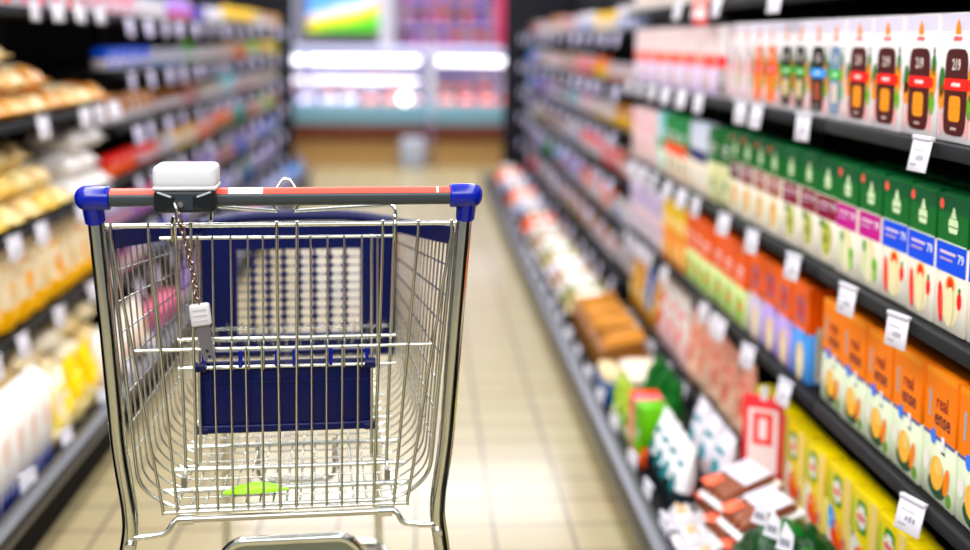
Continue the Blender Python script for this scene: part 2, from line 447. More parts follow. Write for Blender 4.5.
@memo
def pillow(base, patch, w=.16, dp=.22, h=.07, seed=1, lumps=3):
    rnd = random.Random(seed); ph = [rnd.uniform(0, 6) for _ in range(8)]
    base_m = M(vivid(base), .3, 0, 0, .5, 45.)
    nu, nv = 14, 16
    def zt(x, y):
        ex = max(0, 1-abs(2*x/w)**2.8)**.5; ey = max(0, 1-abs(2*y/dp)**3.5)**.5
        return ex*ey*(1+.16*math.sin(lumps*PI*2*y/dp+ph[0])*math.cos(x*40+ph[1])+.07*math.sin(x*110+y*60+ph[2]))
    def top(x, y, L): return (x, y+dp/2, h*.38+h*.62*min(1.05, zt(x, y))*.95+.0006*L)
    def bot(x, y, L):
        k = zt(x, y); return (x, dp/2+y, h*.38-h*.38*min(1, k*1.3))
    q = MB()
    q.rect(top, -w/2, w/2, -dp/2, dp/2, base_m, 0, nu, nv)
    q.rect(lambda x, y, L: bot(-x, y, L), -w/2, w/2, -dp/2, dp/2, base_m, 0, nu, nv)
    z = h*.38
    for y0, y1 in ((-dp/2-.018, -dp/2+.002), (dp/2-.002, dp/2+.018)):   # crimped ends
        q.rect(lambda x, y, L: (x*.92, dp/2+y, z+.003*math.sin(x*260)), -w/2, w/2, y0, y1, base_m, 0, 16, 1)
        q.rect(lambda x, y, L: (-x*.92, dp/2+y, z-.0005+.003*math.sin(-x*260)), -w/2, w/2, y0, y1, base_m, 0, 16, 1)
    if patch: q.rect(top, -w*.28, w*.28, -dp*.30, dp*.18, C(patch), 2, 8, 8)
    return q.mesh('bag')

@memo
def jar(body, lid, r=.038, h=.12, lab=None):
    q = MB(); B = C(body); Ld = C(lid)
    q.lathe([(0, .001), (r*.9, .001), (r, .006), (r, h*.2), (r, h*.62, C(lab) if lab else B), (r, h*.74), (r*.82, h*.82), (r*.82, h*.84, Ld), (r*.88, h*.84, Ld), (r*.88, h*.985, Ld), (r*.82, h, Ld), (0, h, Ld)], B, 14, (0, r))
    return q.mesh('jar')
@memo
def bottle(body, lid, r=.034, h=.2, lab=None):
    q = MB(); B = C(body); Ld = C(lid)
    q.lathe([(0, .001), (r*.9, .001), (r, .006), (r, h*.15), (r, h*.5, C(lab) if lab else B), (r, h*.6), (r*.42, h*.78), (r*.38, h*.86), (r*.45, h*.86, Ld), (r*.45, h*.985, Ld), (0, h, Ld)], B, 14, (0, r))
    return q.mesh('bottle')
@memo
def tub(body, lid, r=.05, h=.09, lab=None):
    q = MB(); B = C(body); Ld = C(lid)
    q.lathe([(0, .001), (r*.82, .001), (r*.86, h*.2), (r*.94, h*.75, C(lab) if lab else B), (r*.97, h*.86), (r*1.04, h*.86, Ld), (r*1.04, h*.97, Ld), (r*.95, h, Ld), (0, h, Ld)], B, 14, (0, r))
    return q.mesh('tub')

@memo
def price_tag(w=.05, h=.062, far=False):
    q = MB()
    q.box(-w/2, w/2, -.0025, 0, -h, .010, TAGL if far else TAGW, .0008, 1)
    q.box(-w/2, w/2, -.006, .004, .004, .012, M('#d4d4e2', .25), .001, 1)
    P = lambda u, v, L: (u, -.0025-.0004*L, v)
    q.scribble(P, w*.08, -h*.52, w*.42, h*.2, TAGG, 1, 3)
    q.rect(P, -w*.36, w*.2, -h*.28, -h*.24, TAGG, 1); q.rect(P, -w*.36, -w*.05, -h*.80, -h*.74, TAGG, 1)
    return q.mesh('price_tag')
RR = (0, 0, R(-90)); RL = (0, 0, R(90))
def put(side, name, me, y, z, x, desc, where, cat, group, jit=.003, yawj=2.):
    rot = -90 if side == 'R' else 90
    o = inst(name, me, (x+random.uniform(-jit, jit), y, z+.001), (0, 0, R(rot+random.uniform(-yawj, yawj))))
    mark(o, desc, where, cat, group); return o
def tags(side, x, z, ys, where, group, big=1., far=False):
    for y in ys:
        rot = -90 if side == 'R' else 90
        sg = 1 if side == 'R' else -1
        o = inst('price_tag', price_tag(.056*big, (.062 if far else .050)*big, far), (x-(.017 if far else .012)*sg, y, z), (R(random.uniform(-14, -4)), R(random.uniform(-2, 2)), R(rot+sg*random.uniform(4, 22))))
        mark(o, 'white price tag', where, 'price tag', group)

# ------------------------------------------------------------------ right side, near bays
GR = 'right shelf goods'
W1, W2, W3, W4, W5 = 'upper right shelf', 'second right shelf', 'third right shelf', 'lowest right shelf', 'right bottom tray'
xp = .892
brown = grain_box('#4a1712', '#f0321e', '#e9a53c', '219')
for y in (1.655, 1.79, 1.925, 2.06, 2.195):
    put('R', 'cereal_box', brown, y, 1.085, xp, 'white cereal box with brown panel and red banner', W1, 'box', 'brown panelled cereal boxes')
put('R', 'cereal_box', grain_box('#7d97ad', '#35b24a', '#e9e2d6', '38', .8), 2.32, 1.085, xp, 'white cereal box with grey blue panel', W1, 'box', 'cereal boxes')
put('R', 'cereal_box', grain_box('#12161c', '#2f9fe0', '#9a5a44', '38', .9), 2.43, 1.085, xp, 'white cereal box with black panel and light blue banner', W1, 'box', 'cereal boxes')
for y in (2.542, 2.648):
    put('R', 'cereal_box', grain_box('#0c1712', '#2aa52e', '#efe3c0', '38', .8), y, 1.085, xp, 'white cereal box with black panel and green banner', W1, 'box', 'cereal boxes')
for y in (2.762, 2.877):
    put('R', 'cereal_box', grain_box('#f6821e', '#f0321e', '#f6a03c', '219', .85), y, 1.085, xp, 'white cereal box with orange panel', W1, 'box', 'cereal boxes')
for y in (2.986, 3.09):
    put('R', 'cereal_box', grain_box('#ead9e2', '#e6b9c6', '#efe6ee', '219', .78), y, 1.085, xp, 'white cereal box with pale pink panel', W1, 'box', 'cereal boxes')
put('R', 'carton', band_box('#f4eef0', '#d9cfd2', .095, .215, .06, '#e0322a', '#4a3a38', .5), 3.22, 1.085, xp, 'white carton with red band and dark art', W1, 'box', GR)
y = 3.32; k = 0
while y < 4.56:
    w = .08
    put('R', 'carton', band_box('#f4e4e6', '#e4d3f0', w-.004, .215, .06, ('#f07a62', '#e85a4a', '#f29a72')[k % 3], ('#f4eef6', '#c9a98a', '#f6f0f4')[k % 3], .5), y, 1.085, xp,
        ('pale pink carton with coral band', 'pale pink carton with red band', 'pale pink carton with peach band')[k % 3], W1, 'box', 'pale pink cartons')
    y += w; k += 1
# second shelf: soup cartons
for y in (1.665, 1.775, 1.885, 1.998):
    put('R', 'soup_carton', soup_carton('#1257c8', 'pepper', True), y, .765, xp, 'green soup carton with blue band and red peppers', W2, 'carton', 'soup cartons')
for y in (2.11, 2.222):
    put('R', 'soup_carton', soup_carton('#b01a8a', 'pear', True), y, .765, xp, 'green soup carton with magenta band', W2, 'carton', 'soup cartons')
for y in (2.345, 2.465, 2.58):
    put('R', 'soup_carton', soup_carton('#7a0f38', 'kiwi', False, .11), y, .765, xp, 'green soup carton with maroon band', W2, 'carton', 'soup cartons')
for y, c in ((2.70, '#a87868'), (2.815, '#a87868'), (2.93, '#8a5a58'), (3.05, '#5a2430')):
    put('R', 'soup_carton', soup_carton(c, 'corn', True), y, .765, xp, 'green soup carton with %s band' % {'#a87868': 'tan', '#8a5a58': 'dusty brown', '#5a2430': 'dark brown'}[c], W2, 'carton', 'soup cartons')
for y in (1.70, 1.81, 1.92, 2.03, 2.14, 2.25):
    put('R', 'soup_carton', soup_carton('#127a52', 'corn', False, .1), y, .765, xp+.085, 'dark green soup carton standing in the back row', W2, 'carton', 'back row soup cartons')
for y in (3.165, 3.285):
    put('R', 'carton', band_box('#0c6a34', '#d8d8b4', .11, .225, .06, None, '#e9ecc8', .55), y, .765, xp, 'carton with green top and pale yellow foot', W2, 'carton', GR)
for y in (3.41, 3.53):
    put('R', 'carton', band_box('#dfe6f6', '#f3ece0', .112, .225, .06, '#1f2f66', '#efe6d4', .55), y, .765, xp, 'white carton with navy band', W2, 'carton', GR)
for y in (3.67, 3.79, 3.91):
    put('R', 'carton', band_box('#1f8a52', '#f2e2d4', .115, .225, .06, '#f6631e', '#e9dccb', .5), y, .765, xp, 'green carton with orange band', W2, 'carton', GR)
put('R', 'carton', band_box('#a9dfe6', '#dff0e4', .10, .225, .06, '#3fb58a', '#e9f4ee', .5), 4.03, .765, xp, 'pale turquoise carton', W2, 'carton', GR)
y = 4.13
while y < 4.58:
    put('R', 'carton', stripe_box('#f1d9dc', '#e3b7bf', .074), y, .765, xp, 'pale pink striped carton', W2, 'carton', 'pale pink striped cartons'); y += .08
# third shelf
for y in (1.655, 1.78, 1.905, 2.03, 2.155, 2.28):
    put('R', 'rice_box', rice_box(), y, .465, xp, 'orange rice box with dark plum lettering', W3, 'box', 'orange rice boxes', yawj=1.)
put('R', 'rice_box', lilac_box('#6aa6e0', '#f2dcae'), 2.475, .465, xp, 'orange box with light blue lower half', W3, 'box', 'orange rice boxes')
for y in (2.595, 2.712): put('R', 'rice_box', lilac_box('#c3b3e6', '#f6dcb4'), y, .465, xp, 'orange box with lilac lower half', W3, 'box', 'orange rice boxes')
put('R', 'rice_box', lilac_box('#d9cfe6', '#f2e0c4'), 2.83, .465, xp, 'orange box with pale grey lower half', W3, 'box', 'orange rice boxes')
for y in (2.96, 3.08, 3.2, 3.32, 3.44, 3.55):
    put('R', 'carton', band_box('#ff761c', '#dfe9b8', .108, .225, .06, None, '#86c23a', .48), y, .465, xp, 'orange carton with pale green foot', W3, 'carton', 'orange and green cartons')
for y in (3.665, 3.78, 3.895):
    put('R', 'carton', band_box('#f7d21c', '#f79a4a', .108, .22, .06, '#e9a84a', '#f6d9a0', .5), y, .465, xp, 'yellow carton with orange foot', W3, 'carton', GR)
y = 4.0
while y < 4.58:
    put('R', 'carton', stripe_box('#e6dcee', '#7a68a8', .074), y, .465, xp, 'white carton with purple stripe', W3, 'carton', 'purple striped cartons'); y += .08
# lowest shelf
for i, y in enumerate((1.69, 1.82, 1.95, 2.08, 2.21, 2.345, 2.475, 2.605, 2.735)):
    put('R', 'soup_box', yellow_box(i == 4), y, .135, xp, 'yellow soup box with blue burst' if i == 4 else 'yellow soup box with green framed badge', W4, 'box', 'yellow soup boxes', yawj=1.)
for i in range(5):
    put('R', 'pouch', pouch('#e9b7a6', '#f0d3c0', '#d98a7a', .12, .23, .06, .5, .004, i), 2.95+.14*i, .135, xp, 'pink meat pouch with clear window', W4, 'pouch', 'meat pouches')
for i in range(3):
    put('R', 'pouch', pouch('#f6f2f0', '#f3d9d9', '#e03a48', .13, .25, .06, .3, .004, 10+i), 3.68+.14*i, .135, xp, 'white pouch with red print', W4, 'pouch', 'red and white pouches')
for i in range(4):
    put('R', 'pouch', pouch(('#d8a53c', '#2f86c8')[i == 1], '#b98a2c', '#f0e0b0', .12, .22, .06, .3, .004, 20+i), 4.11+.13*i, .135, xp, ('golden pouch', 'blue and gold pouch')[i == 1], W4, 'pouch', GR)
# top shelf, seen only at its far part
for i in range(9):
    c = ('#f0e6d4', '#e9d2c4', '#d8d44a', '#f4f0ee', '#e8b44a')[i % 5]
    put('R', 'carton', band_box(c, '#f2e9e4', .12, .2, .06, '#8aa03a' if i % 2 else '#b98a7a', None, .5), 3.5+.125*i, 1.37, xp,
        ('cream', 'beige', 'lime', 'white', 'amber')[i % 5]+' carton with %s band' % ('olive' if i % 2 else 'brown'), 'topmost right shelf', 'carton', GR)

# price tags, right near
TG = 'price tags on the right shelves'
tags('R', .858, 1.085, (1.80, 2.38, 2.72, 2.86, 3.3, 3.52, 3.75, 3.98, 4.2, 4.42), 'upper right shelf edge', TG)
tags('R', .858, .765, (1.86, 2.09, 2.41, 2.72, 2.98, 3.3, 3.48, 3.68, 3.9, 4.1, 4.3), 'second right shelf edge', TG)
tags('R', .858, .465, (1.77, 2.43, 2.72, 2.98, 3.04, 3.17, 3.7, 3.95, 4.1, 4.25, 4.4), 'third right shelf edge', TG)
tags('R', .858, .146, (1.9, 2.42, 3.05, 3.4, 3.62, 3.9, 4.2, 4.35), 'lowest right shelf edge', TG)
tags('R', .858, 1.37, (2.6, 3.12, 3.35, 3.6), 'topmost right shelf edge', TG)
tags('R', .584, .145, (2.05, 2.25, 2.43, 2.62, 2.82, 3.1, 3.35, 3.6, 3.85, 4.1, 4.35, 4.6, 4.9, 5.2, 5.5, 5.8, 6.2, 6.6, 7.0), 'right bottom tray edge', TG)
# red promotional flags
def promo(loc, h, w, rz, label):
    root = empty('promotion_sign', loc, R(rz)); tag(root, label, 'sign')
    q = MB(); q.box(-w/2, w/2, 0, .003, -h, 0, M('#e83038', .3), .001, 1); q.build('sign_panel', root)
    q = MB(); P = lambda u, v, L: (u, -.0006*L, v)
    q.box(-w*.36, w*.36, -.0012, -.0002, -h*.82, -h*.14, C('#f7e9e9'))
    q.box(-w*.24, w*.24, -.0022, -.0013, -h*.52, -h*.18, C('#ee5a5a')); q.rect(lambda u, v, L: (u, -.0028, v), -w*.10, w*.10, -h*.46, -h*.24, C('#f7e9e9'))
    q.build('sign_face', root, label='white face with a red ring')
    q = MB(); q.box(-.008, .008, -.002, .012, -.01, .02, M('#dfe0e6', .3)); q.build('clip', root)
promo((.838, 2.56, .395), .235, .10, -30, 'red framed promotion sign hanging beside the yellow soup boxes')
promo((.836, 3.28, 1.41), .11, .055, -50, 'narrow red promotion flag hanging from topmost right shelf')

# bottom tray, near
def bag(name, me, x, y, z, rot, desc, where, cat, group):
    o = inst(name, me, (x, y, z), tuple(R(a) for a in rot)); mark(o, desc, where, cat, group); return o
for i, (y, z) in enumerate(((1.90, .10), (2.03, .10), (2.15, .10), (1.96, .19), (2.09, .19))):
    bag('bag', pillow('#0b3d1c', '#125a22', .12, .16, .085, 30+i), .665, y, z, (6, 0, -90), 'dark green bag of leaves', W5, 'bag', 'dark green bags')
for i, y in enumerate((1.99, 2.05, 2.11)):
    q = MB(); q.prism([(-.018, 0), (.018, 0), (.018, .035), (-.004, .056)], 0, .0015, TAGW, lambda u, v, w: (u, w, v)); q.rect(lambda u, v, L: (u, -.0006, v), -.010, .012, .010, .024, TAGG)
    o = q.build('price_card', None, (.70-.006*i, y, .278)); o.rotation_euler = (R(-10), 0, R(-50)); mark(o, 'white pointed price card standing on dark green bags', W5, 'price card', 'pointed price cards')
@memo
def sausage_pack(seed):
    rnd = random.Random(seed); q = MB()
    q.box(-.055, .055, 0, .17, 0, .012, C('#f4f4f6'), .004, 1)
    for k in range(4):
        xx = -.039+.026*k
        q.tube([(xx, .012, .018), (xx+rnd.uniform(-.003, .003), .03, .026), (xx, .085, .027), (xx, .14, .026), (xx, .158, .018)], [.006, .0125, .0135, .0125, .006], M('#8e4a2a', .3), 8)
    q.box(-.050, .052, .075, .150, .0395, .042, C('#dcdbe4'), .001, 1)
    P = lambda u, v, L: (u, .075+v, .042+.0004*L)
    for k in range(4): q.rect(P, -.040, .03-.012*k, .012+.014*k, .016+.014*k, TAGG, 1)
    q.box(-.050, -.008, .014, .058, .0395, .0415, C('#f0826a'), .001, 1)
    return q.mesh('sausage_pack')
for i, (x, y, z, rz) in enumerate(((.675, 2.28, .097, -84), (.675, 2.41, .097, -80), (.68, 2.54, .097, -84), (.685, 2.31, .165, -78), (.685, 2.46, .165, -74))):
    bag('sausage_pack', sausage_pack(i % 3), x, y, z, (16, 0, rz), 'pack of brown sausages with white sticker', W5, 'pack', 'sausage packs')
for i, y in enumerate((2.25, 2.36, 2.47)):
    bag('paper_bag', pillow('#dcd9de', '#c9b39a', .09, .055, .06, 35+i, 2), .595, y, .097, (0, 0, -90), 'small white paper bag beside the sausage packs', W5, 'bag', 'small paper bags')
for i, y in enumerate((2.575, 2.655, 2.735, 2.815)):
    bag('pouch', pouch('#f2f2f6', '#1c2a30', '#1f7f86', .076, .175, .055, .30, .004, 50+i), .605, y, .105, (-12, 0, -84), 'white pouch with teal print and dark foot', W5, 'pouch', 'teal printed pouches')
for i, y in enumerate((2.66, 2.78, 2.90)):
    bag('pouch', pouch('#e9e6ee', '#cfc2c4', '#2f8a94', .11, .17, .06, .3, .004, 55+i), .735, y, .105, (-8, 0, -90), 'pale grey pouch behind the teal printed pouches', W5, 'pouch', 'pale grey pouches')
bag('carton', band_box('#74b01c', '#f0701e', .07, .17, .08, '#8ecb2c', '#f29a3a', .34), .60, 2.90, .09, (0, 0, -84), 'lime green carton with orange foot', W5, 'carton', GR)
bag('carton', band_box('#e88a9a', '#f0aab2', .04, .17, .08, None, '#f7dfe2', .4), .60, 2.962, .09, (0, 0, -88), 'slim pink carton', W5, 'carton', GR)
bag('carton', band_box('#d8562a', '#e8b38a', .04, .17, .08, None, '#b7d27a', .4), .60, 3.006, .09, (0, 0, -88), 'slim orange carton', W5, 'carton', GR)
for i, y in enumerate((3.08, 3.17, 3.26)):
    bag('pouch', pouch('#b7c86a', '#d8dcc0', '#7aa82a', .08, .15, .045, .3, .006, 60+i), .59, y, .096, (-6, 0, -90), 'pale lime salad pouch', W5, 'pouch', GR)
for i, (y, x) in enumerate(((3.05, .68), (3.17, .68), (3.29, .68))):
    bag('pouch', pouch('#0f5a26', '#2c8a3c', '#17682c', .11, .19, .07, .4, .008, 70+i), x, y, .10, (-10, 0, -90), 'dark green spinach pouch', W5, 'pouch', 'spinach pouches')
q = MB(); q.lathe([(0, .002), (.018, .006), (.031, .024), (.033, .036), (.027, .056), (.012, .062), (0, .058)], C('#d8321c'), 18); q.lathe([(.002, .058), (.003, .068), (0, .07)], C('#3f7a2c'), 6)
o = q.build('tomato', None, (.80, 3.02, .09)); tag(o, 'red tomato behind the white pouches on the right bottom tray', 'tomato')
def rolls(y, lab):
    root = empty('roll_tray', (.745, y, .09)); tag(root, lab, 'tray')
    q = MB(); q.box(-.085, .085, -.11, .11, 0, .05, M('#d6c7ae', .6), .004); q.build('tray', root)
    for j in range(5):
        q = MB(); q.tube([(-.075, -.088+.044*j, .070), (-.04, -.088+.044*j, .074), (.04, -.088+.044*j, .074), (.075, -.088+.044*j, .070)], [.013, .0208, .0208, .013], M('#f0e2cf', .6), 10); q.build('roll', root)
rolls(3.50, 'beige tray of cream bread rolls on the right bottom tray')
root = empty('cheese_dish', (.615, 3.45, .09)); tag(root, 'oval blue dish of cream cheese slices on the right bottom tray', 'dish')
q = MB(); q.lathe([(0, 0), (.06, 0), (.078, .06), (.070, .06), (.06, .04), (0, .04)], M('#0f5fb4', .3), 28); o = q.build('dish', root); o.scale = (.52, 1.4, 1.4)
q = MB()
for j in range(6): q.box(-.026, .026, -.085+.028*j, -.072+.028*j, .06, .11, M('#f1deb0', .5), .004)
o = q.build('cheese_slices', root)
for i, y in enumerate((3.74, 3.92, 4.10, 4.28)):
    root = empty('snack_basket', (.69, y, .09)); mark(root, 'amber basket of pretzel sticks', W5, 'basket', 'amber baskets')
    q = MB(); q.box(-.07, .10, -.085, .085, 0, .10, M('#84500a', .5), .004)
    q.build('basket', root)
    q = MB()
    for j in range(9): q.tube([(-.06+random.uniform(0, .03), -.072+.018*j, .110+random.uniform(0, .02)), (.09, -.070+.0175*j, .125+random.uniform(0, .03))], .0065, M('#d08a14', .4), 6)
    q.build('pretzel_sticks', root)
cols = [('#b9ab80', 'cream'), ('#85834c', 'olive'), ('#cfc9c6', 'white'), ('#a07f4c', 'tan'), ('#d0cad6', 'snow white')]
for i in range(9):
    c, n = cols[i % 5]
    bag('bag', pillow(c, '#f4f2ee', .16, .19, .11, 80+i), .63, 4.47+.175*i, .098, (4, 0, -90), '%s plump bag' % n, W5, 'bag', 'plump bags on the bottom tray')
for i in range(11):
    c, n = [('#c6bfbc', 'white'), ('#e2703a', 'orange'), ('#6a4a1c', 'brown'), ('#9aa8c6', 'pale blue')][i % 4]
    bag('bag', pillow(c, '#f0e6e0', .2, .19, .12, 90+i), .63, 6.15+.28*i, .098, (4, 0, -90), '%s family size bag' % n, W5, 'bag', 'plump bags on the bottom tray')

# ------------------------------------------------------------------ far shelves (both sides): many small kinds
NAMES = {'#f0321e': 'red', '#f6821e': 'orange', '#f7cf1c': 'yellow', '#2f8a4a': 'green', '#a8c83a': 'lime', '#1f5fc8': 'blue', '#6ea4da': 'sky blue', '#7a5ab4': 'violet',
         '#a590d2': 'lilac', '#dcd8de': 'white', '#d8b2b6': 'blush', '#d87f9c': 'pink', '#7a1f3c': 'maroon', '#7a4a2c': 'brown', '#b98c5c': 'tan', '#1f9aa8': 'teal',
         '#58b4c0': 'aqua', '#3a3a46': 'charcoal', '#a99e8a': 'beige', '#b8860c': 'amber', '#a6acc6': 'silver'}
HX = {v: k for k, v in NAMES.items()}
def far_row(side, y0, y1, z, x, where, plan, hmax, group, seed):
    """plan: list of (share of the length, [colour names])"""
    rnd = random.Random(seed); y = y0
    total = sum(p[0] for p in plan); edges = []; acc = 0
    for p in plan: acc += p[0]; edges.append((y0+(y1-y0)*acc/total, p[1]))
    while y < y1-.06:
        pal = next(p for e, p in edges if y < e+1e-6)
        kind = rnd.choice(['carton', 'carton', 'pouch', 'jar', 'tub', 'bottle', 'pouch'])
        a = rnd.choice(pal); c = rnd.choice(pal+['white'])
        if a == c: c = 'white' if a != 'white' else 'silver'
        A, B = HX[a], HX[c]
        w = {'carton': .105, 'pouch': .12, 'jar': .085, 'tub': .115, 'bottle': .08}[kind]
        h = min(hmax, {'carton': .17, 'pouch': .17, 'jar': .13, 'tub': .1, 'bottle': .19}[kind])
        n = rnd.randint(3, 6); h *= rnd.uniform(.72, 1.)
        for _ in range(n):
            if y > y1-.06: break
            if kind == 'carton': me = band_box(A, B, w-.006, h, .06, None, A, .5); d = '%s and %s carton' % (a, c)
            elif kind == 'pouch': me = pouch(A, B, c and HX[c], w-.008, h, .05, .35, .004, 3); d = '%s pouch with %s foot' % (a, c)
            elif kind == 'jar': me = jar(A, B, .038, h, HX['white'] if c != 'white' else HX['blush']); d = '%s jar with %s lid' % (a, c)
            elif kind == 'tub': me = tub(A, B, .05, h, B); d = '%s tub with %s lid' % (a, c)
            else: me = bottle(A, B, .034, h, HX['white']); d = '%s bottle with %s cap' % (a, c)
            put(side, kind, me, y+w/2, z, x, d, where, kind, group, .006, 4.)
            y += w+rnd.uniform(.004, .014)
        if rnd.random() < .4: y += rnd.uniform(.04, .1)
WR = ['topmost far right shelf', 'upper far right shelf', 'second far right shelf', 'third far right shelf', 'fourth far right shelf', 'lowest far right shelf']
plans = [
    [(1, ['lime', 'white', 'yellow']), (2, ['white', 'blush', 'tan']), (2, ['silver', 'white', 'brown'])],
    [(.9, ['orange', 'yellow', 'orange']), (.7, ['red', 'orange']), (1.2, ['blush', 'beige', 'pink']), (2.2, ['sky blue', 'blue', 'white', 'tan', 'green'])],
    [(.8, ['yellow', 'amber']), (.6, ['maroon', 'violet', 'blush']), (3.4, ['sky blue', 'violet', 'charcoal', 'white', 'teal', 'amber'])],
    [(.9, ['red', 'orange']), (.5, ['lime', 'white']), (.7, ['maroon', 'violet', 'white']), (2.7, ['lilac', 'lime', 'blue', 'brown', 'maroon', 'beige'])],
    [(.7, ['white', 'orange']), (.8, ['orange', 'white']), (3.3, ['violet', 'amber', 'white', 'sky blue', 'charcoal', 'green'])],
    [(1.3, ['amber', 'brown']), (1.2, ['tan', 'beige', 'amber']), (2.3, ['white', 'violet', 'red', 'brown', 'charcoal'])]]
for i, z in enumerate(FAR_R):
    far_row('R', 4.66, 9.36, z, .91, WR[i], plans[i], .118, 'goods on the far right shelves', 100+i)
    tags('R', .858, z-.022, [4.75+.27*k+.012*k*k+random.uniform(-.06, .06) for k in range(12)], WR[i]+' edge', 'price tags on the far right shelves', .85, True)
WL = ['topmost far left shelf', 'upper far left shelf', 'second far left shelf', 'third far left shelf', 'fourth far left shelf', 'lowest far left shelf']
plans = [
    [(1, ['pink', 'white', 'lilac']), (1.2, ['sky blue', 'white', 'violet']), (1.2, ['yellow', 'beige']), (1, ['tan', 'yellow'])],
    [(.9, ['violet', 'sky blue', 'blue']), (.6, ['lime', 'green', 'beige']), (1, ['beige', 'tan', 'orange']), (1.5, ['lime', 'yellow', 'orange', 'beige'])],
    [(.9, ['orange', 'tan', 'brown']), (.7, ['beige', 'brown', 'blush']), (.7, ['teal', 'aqua']), (1.6, ['lime', 'beige', 'orange', 'yellow'])],
    [(.4, ['red', 'orange']), (.9, ['white', 'tan', 'yellow']), (.6, ['blush', 'orange', 'beige']), (.5, ['aqua', 'green']), (1.4, ['lime', 'tan', 'beige'])],
    [(1.2, ['lilac', 'violet', 'white', 'pink']), (.6, ['brown', 'amber']), (1.5, ['lilac', 'blue', 'sky blue', 'maroon'])],
    [(1.2, ['violet', 'pink', 'blue']), (1.5, ['blue', 'lilac', 'white', 'green'])]]
for i, z in enumerate(FAR_L):
    far_row('L', 4.28, 9.36, z, -1.195, WL[i], plans[i], .115, 'goods on the far left shelves', 200+i)
    tags('L', -1.138, z-.022, [4.38+.26*k+.011*k*k+random.uniform(-.06, .06) for k in range(13)], WL[i]+' edge', 'price tags on the far left shelves', .95, True)
far_row('L', 4.28, 9.36, .1, -1.0, 'left bottom tray', [(1, ['white', 'lilac', 'pink']), (1, ['blush', 'sky blue', 'silver'])], .17, 'goods on the left bottom tray', 300)

# ------------------------------------------------------------------ left side, near display
def near_left(name, me, x, y, z, rot, desc, where, group):
    o = inst(name, me, (x, y, z+.001), tuple(R(a) for a in rot)); mark(o, desc, where, name.replace('_', ' '), group)
A_, B_, C_, D_ = 'left bread shelf', 'left cheese shelf', 'third left shelf', 'left bottom tray'
ly = [[2.76, 2.93, 3.10, 3.27, 3.44, 3.60, 3.76, 3.92, 4.08], [2.78, 2.95, 3.12, 3.29, 3.45], [2.80, 2.98, 3.16]]
for j, row in enumerate(ly):
    for i, y in enumerate(row):
        c, n = (('#e8c48a', 'golden'), ('#f0dcb4', 'cream'), ('#d8a866', 'toasted'))[(i+j) % 3]
        near_left('bread_bag', pillow(c, ('#f6ead0', '#b8743a', '#f2e2c6')[(i*2+j) % 3], .145, .24, .078, 400+i+9*j), -1.16-.01*j, y, 1.0+.081*j, (0, 0, 90+random.uniform(-3, 3)),
                  '%s bread bag %s' % (n, ('lying flat', 'in the middle layer', 'in the top layer')[j]), A_, 'bread bags')
ly = [[2.76, 2.91, 3.06, 3.21, 3.36, 3.51, 3.66], [2.80, 2.95, 3.10, 3.25, 3.40, 3.55], [2.95, 3.12, 3.28, 3.44]]
for j, row in enumerate(ly):
    for i, y in enumerate(row):
        c, n = (('#f4e6b4', 'pale yellow'), ('#f1dcb0', 'cream'), ('#efd27a', 'yellow'))[(i+2*j) % 3]
        near_left('cheese_bag', pillow(c, '#fbf3dc' if i % 2 else None, .13, .2, .078, 430+i+9*j, 2), -1.165-.03*j, y, .685+.081*j, (0, 0, 90+random.uniform(-4, 4)),
                  '%s cheese bag %s' % (n, ('in the bottom layer', 'in the middle layer', 'in the top layer')[j]), B_, 'cheese bags')
for i, (y, z) in enumerate(((3.82, .685), (3.97, .685), (4.11, .685), (3.86, .766), (4.03, .766), (3.92, .847), (4.09, .847))):
    near_left('cheese_bag', pillow('#f6f3f2', '#ffffff' if i % 2 else None, .135, .19, .078, 460+i, 3), -1.165-.02*(i > 2), y, z, (0, 0, 90+random.uniform(-9, 9)), 'white crumpled cheese bag', B_, 'white cheese bags')
for i in range(10):
    y = 2.79+.138*i
    near_left('pouch', pouch('#f6ead2', '#f5c21c', ('#f0b52a', '#e9d2a4')[i % 2], .13, .255, .075, .24, .007, 470+i), -1.165, y, .402, (-4, 0, 90),
              'cream pouch with yellow foot and %s print' % ('amber', 'tan')[i % 2], C_, 'cream and yellow pouches')
near_left('pouch', pouch('#f4f6fb', '#2a6ad0', '#dfe8f6', .13, .25, .075, .3, .006, 490), -1.10, 2.66, .402, (-4, 0, 90), 'white pouch with blue foot', C_, 'pouches')
# bottom tray: white milk cartons, yellow bags, flat cream packs
@memo
def milk_carton():
    w, h = .085, .25
    q = MB(); q.box(-w/2, w/2, 0, .085, 0, h-.03, C('#faf7f4'), .003, 1)
    q.prism([(-.042, h-.03), (.042, h-.03), (.006, h), (-.006, h)], -w/2, w/2, C('#f6f4f8'), lambda u, v, ww: (ww, .0425+u, v))
    q.box(-w/2, w/2, .038, .047, h, h+.012, C('#f4f4f8'))
    for k in range(3): q.poly(flat, [(-w/2+.028*k, .005), (-w/2+.028*(k+1), .005), (-w/2+.028*k+.02, .062)], C('#1648a8'), 1)
    q.rect(flat, -w/2+.002, w/2-.002, .002, .02, C('#1648a8'), 1)
    q.ell(flat, 0, .14, .02, .035, C('#f7e2da'), 1)
    s = lambda u, v, L: (w/2+.0005*L, .0425+u, v)
    q.rect(s, -.04, .04, .10, .20, C('#1f58b8'), 1)
    return q.mesh('milk_carton')
for i, y in enumerate((2.36, 2.455, 2.55, 2.645, 2.74, 2.835, 2.93)):
    near_left('milk_carton', milk_carton(), -1.0, y, .1, (0, 0, 90+random.uniform(-3, 3)), 'white milk carton with blue zigzag foot', D_, 'milk cartons')
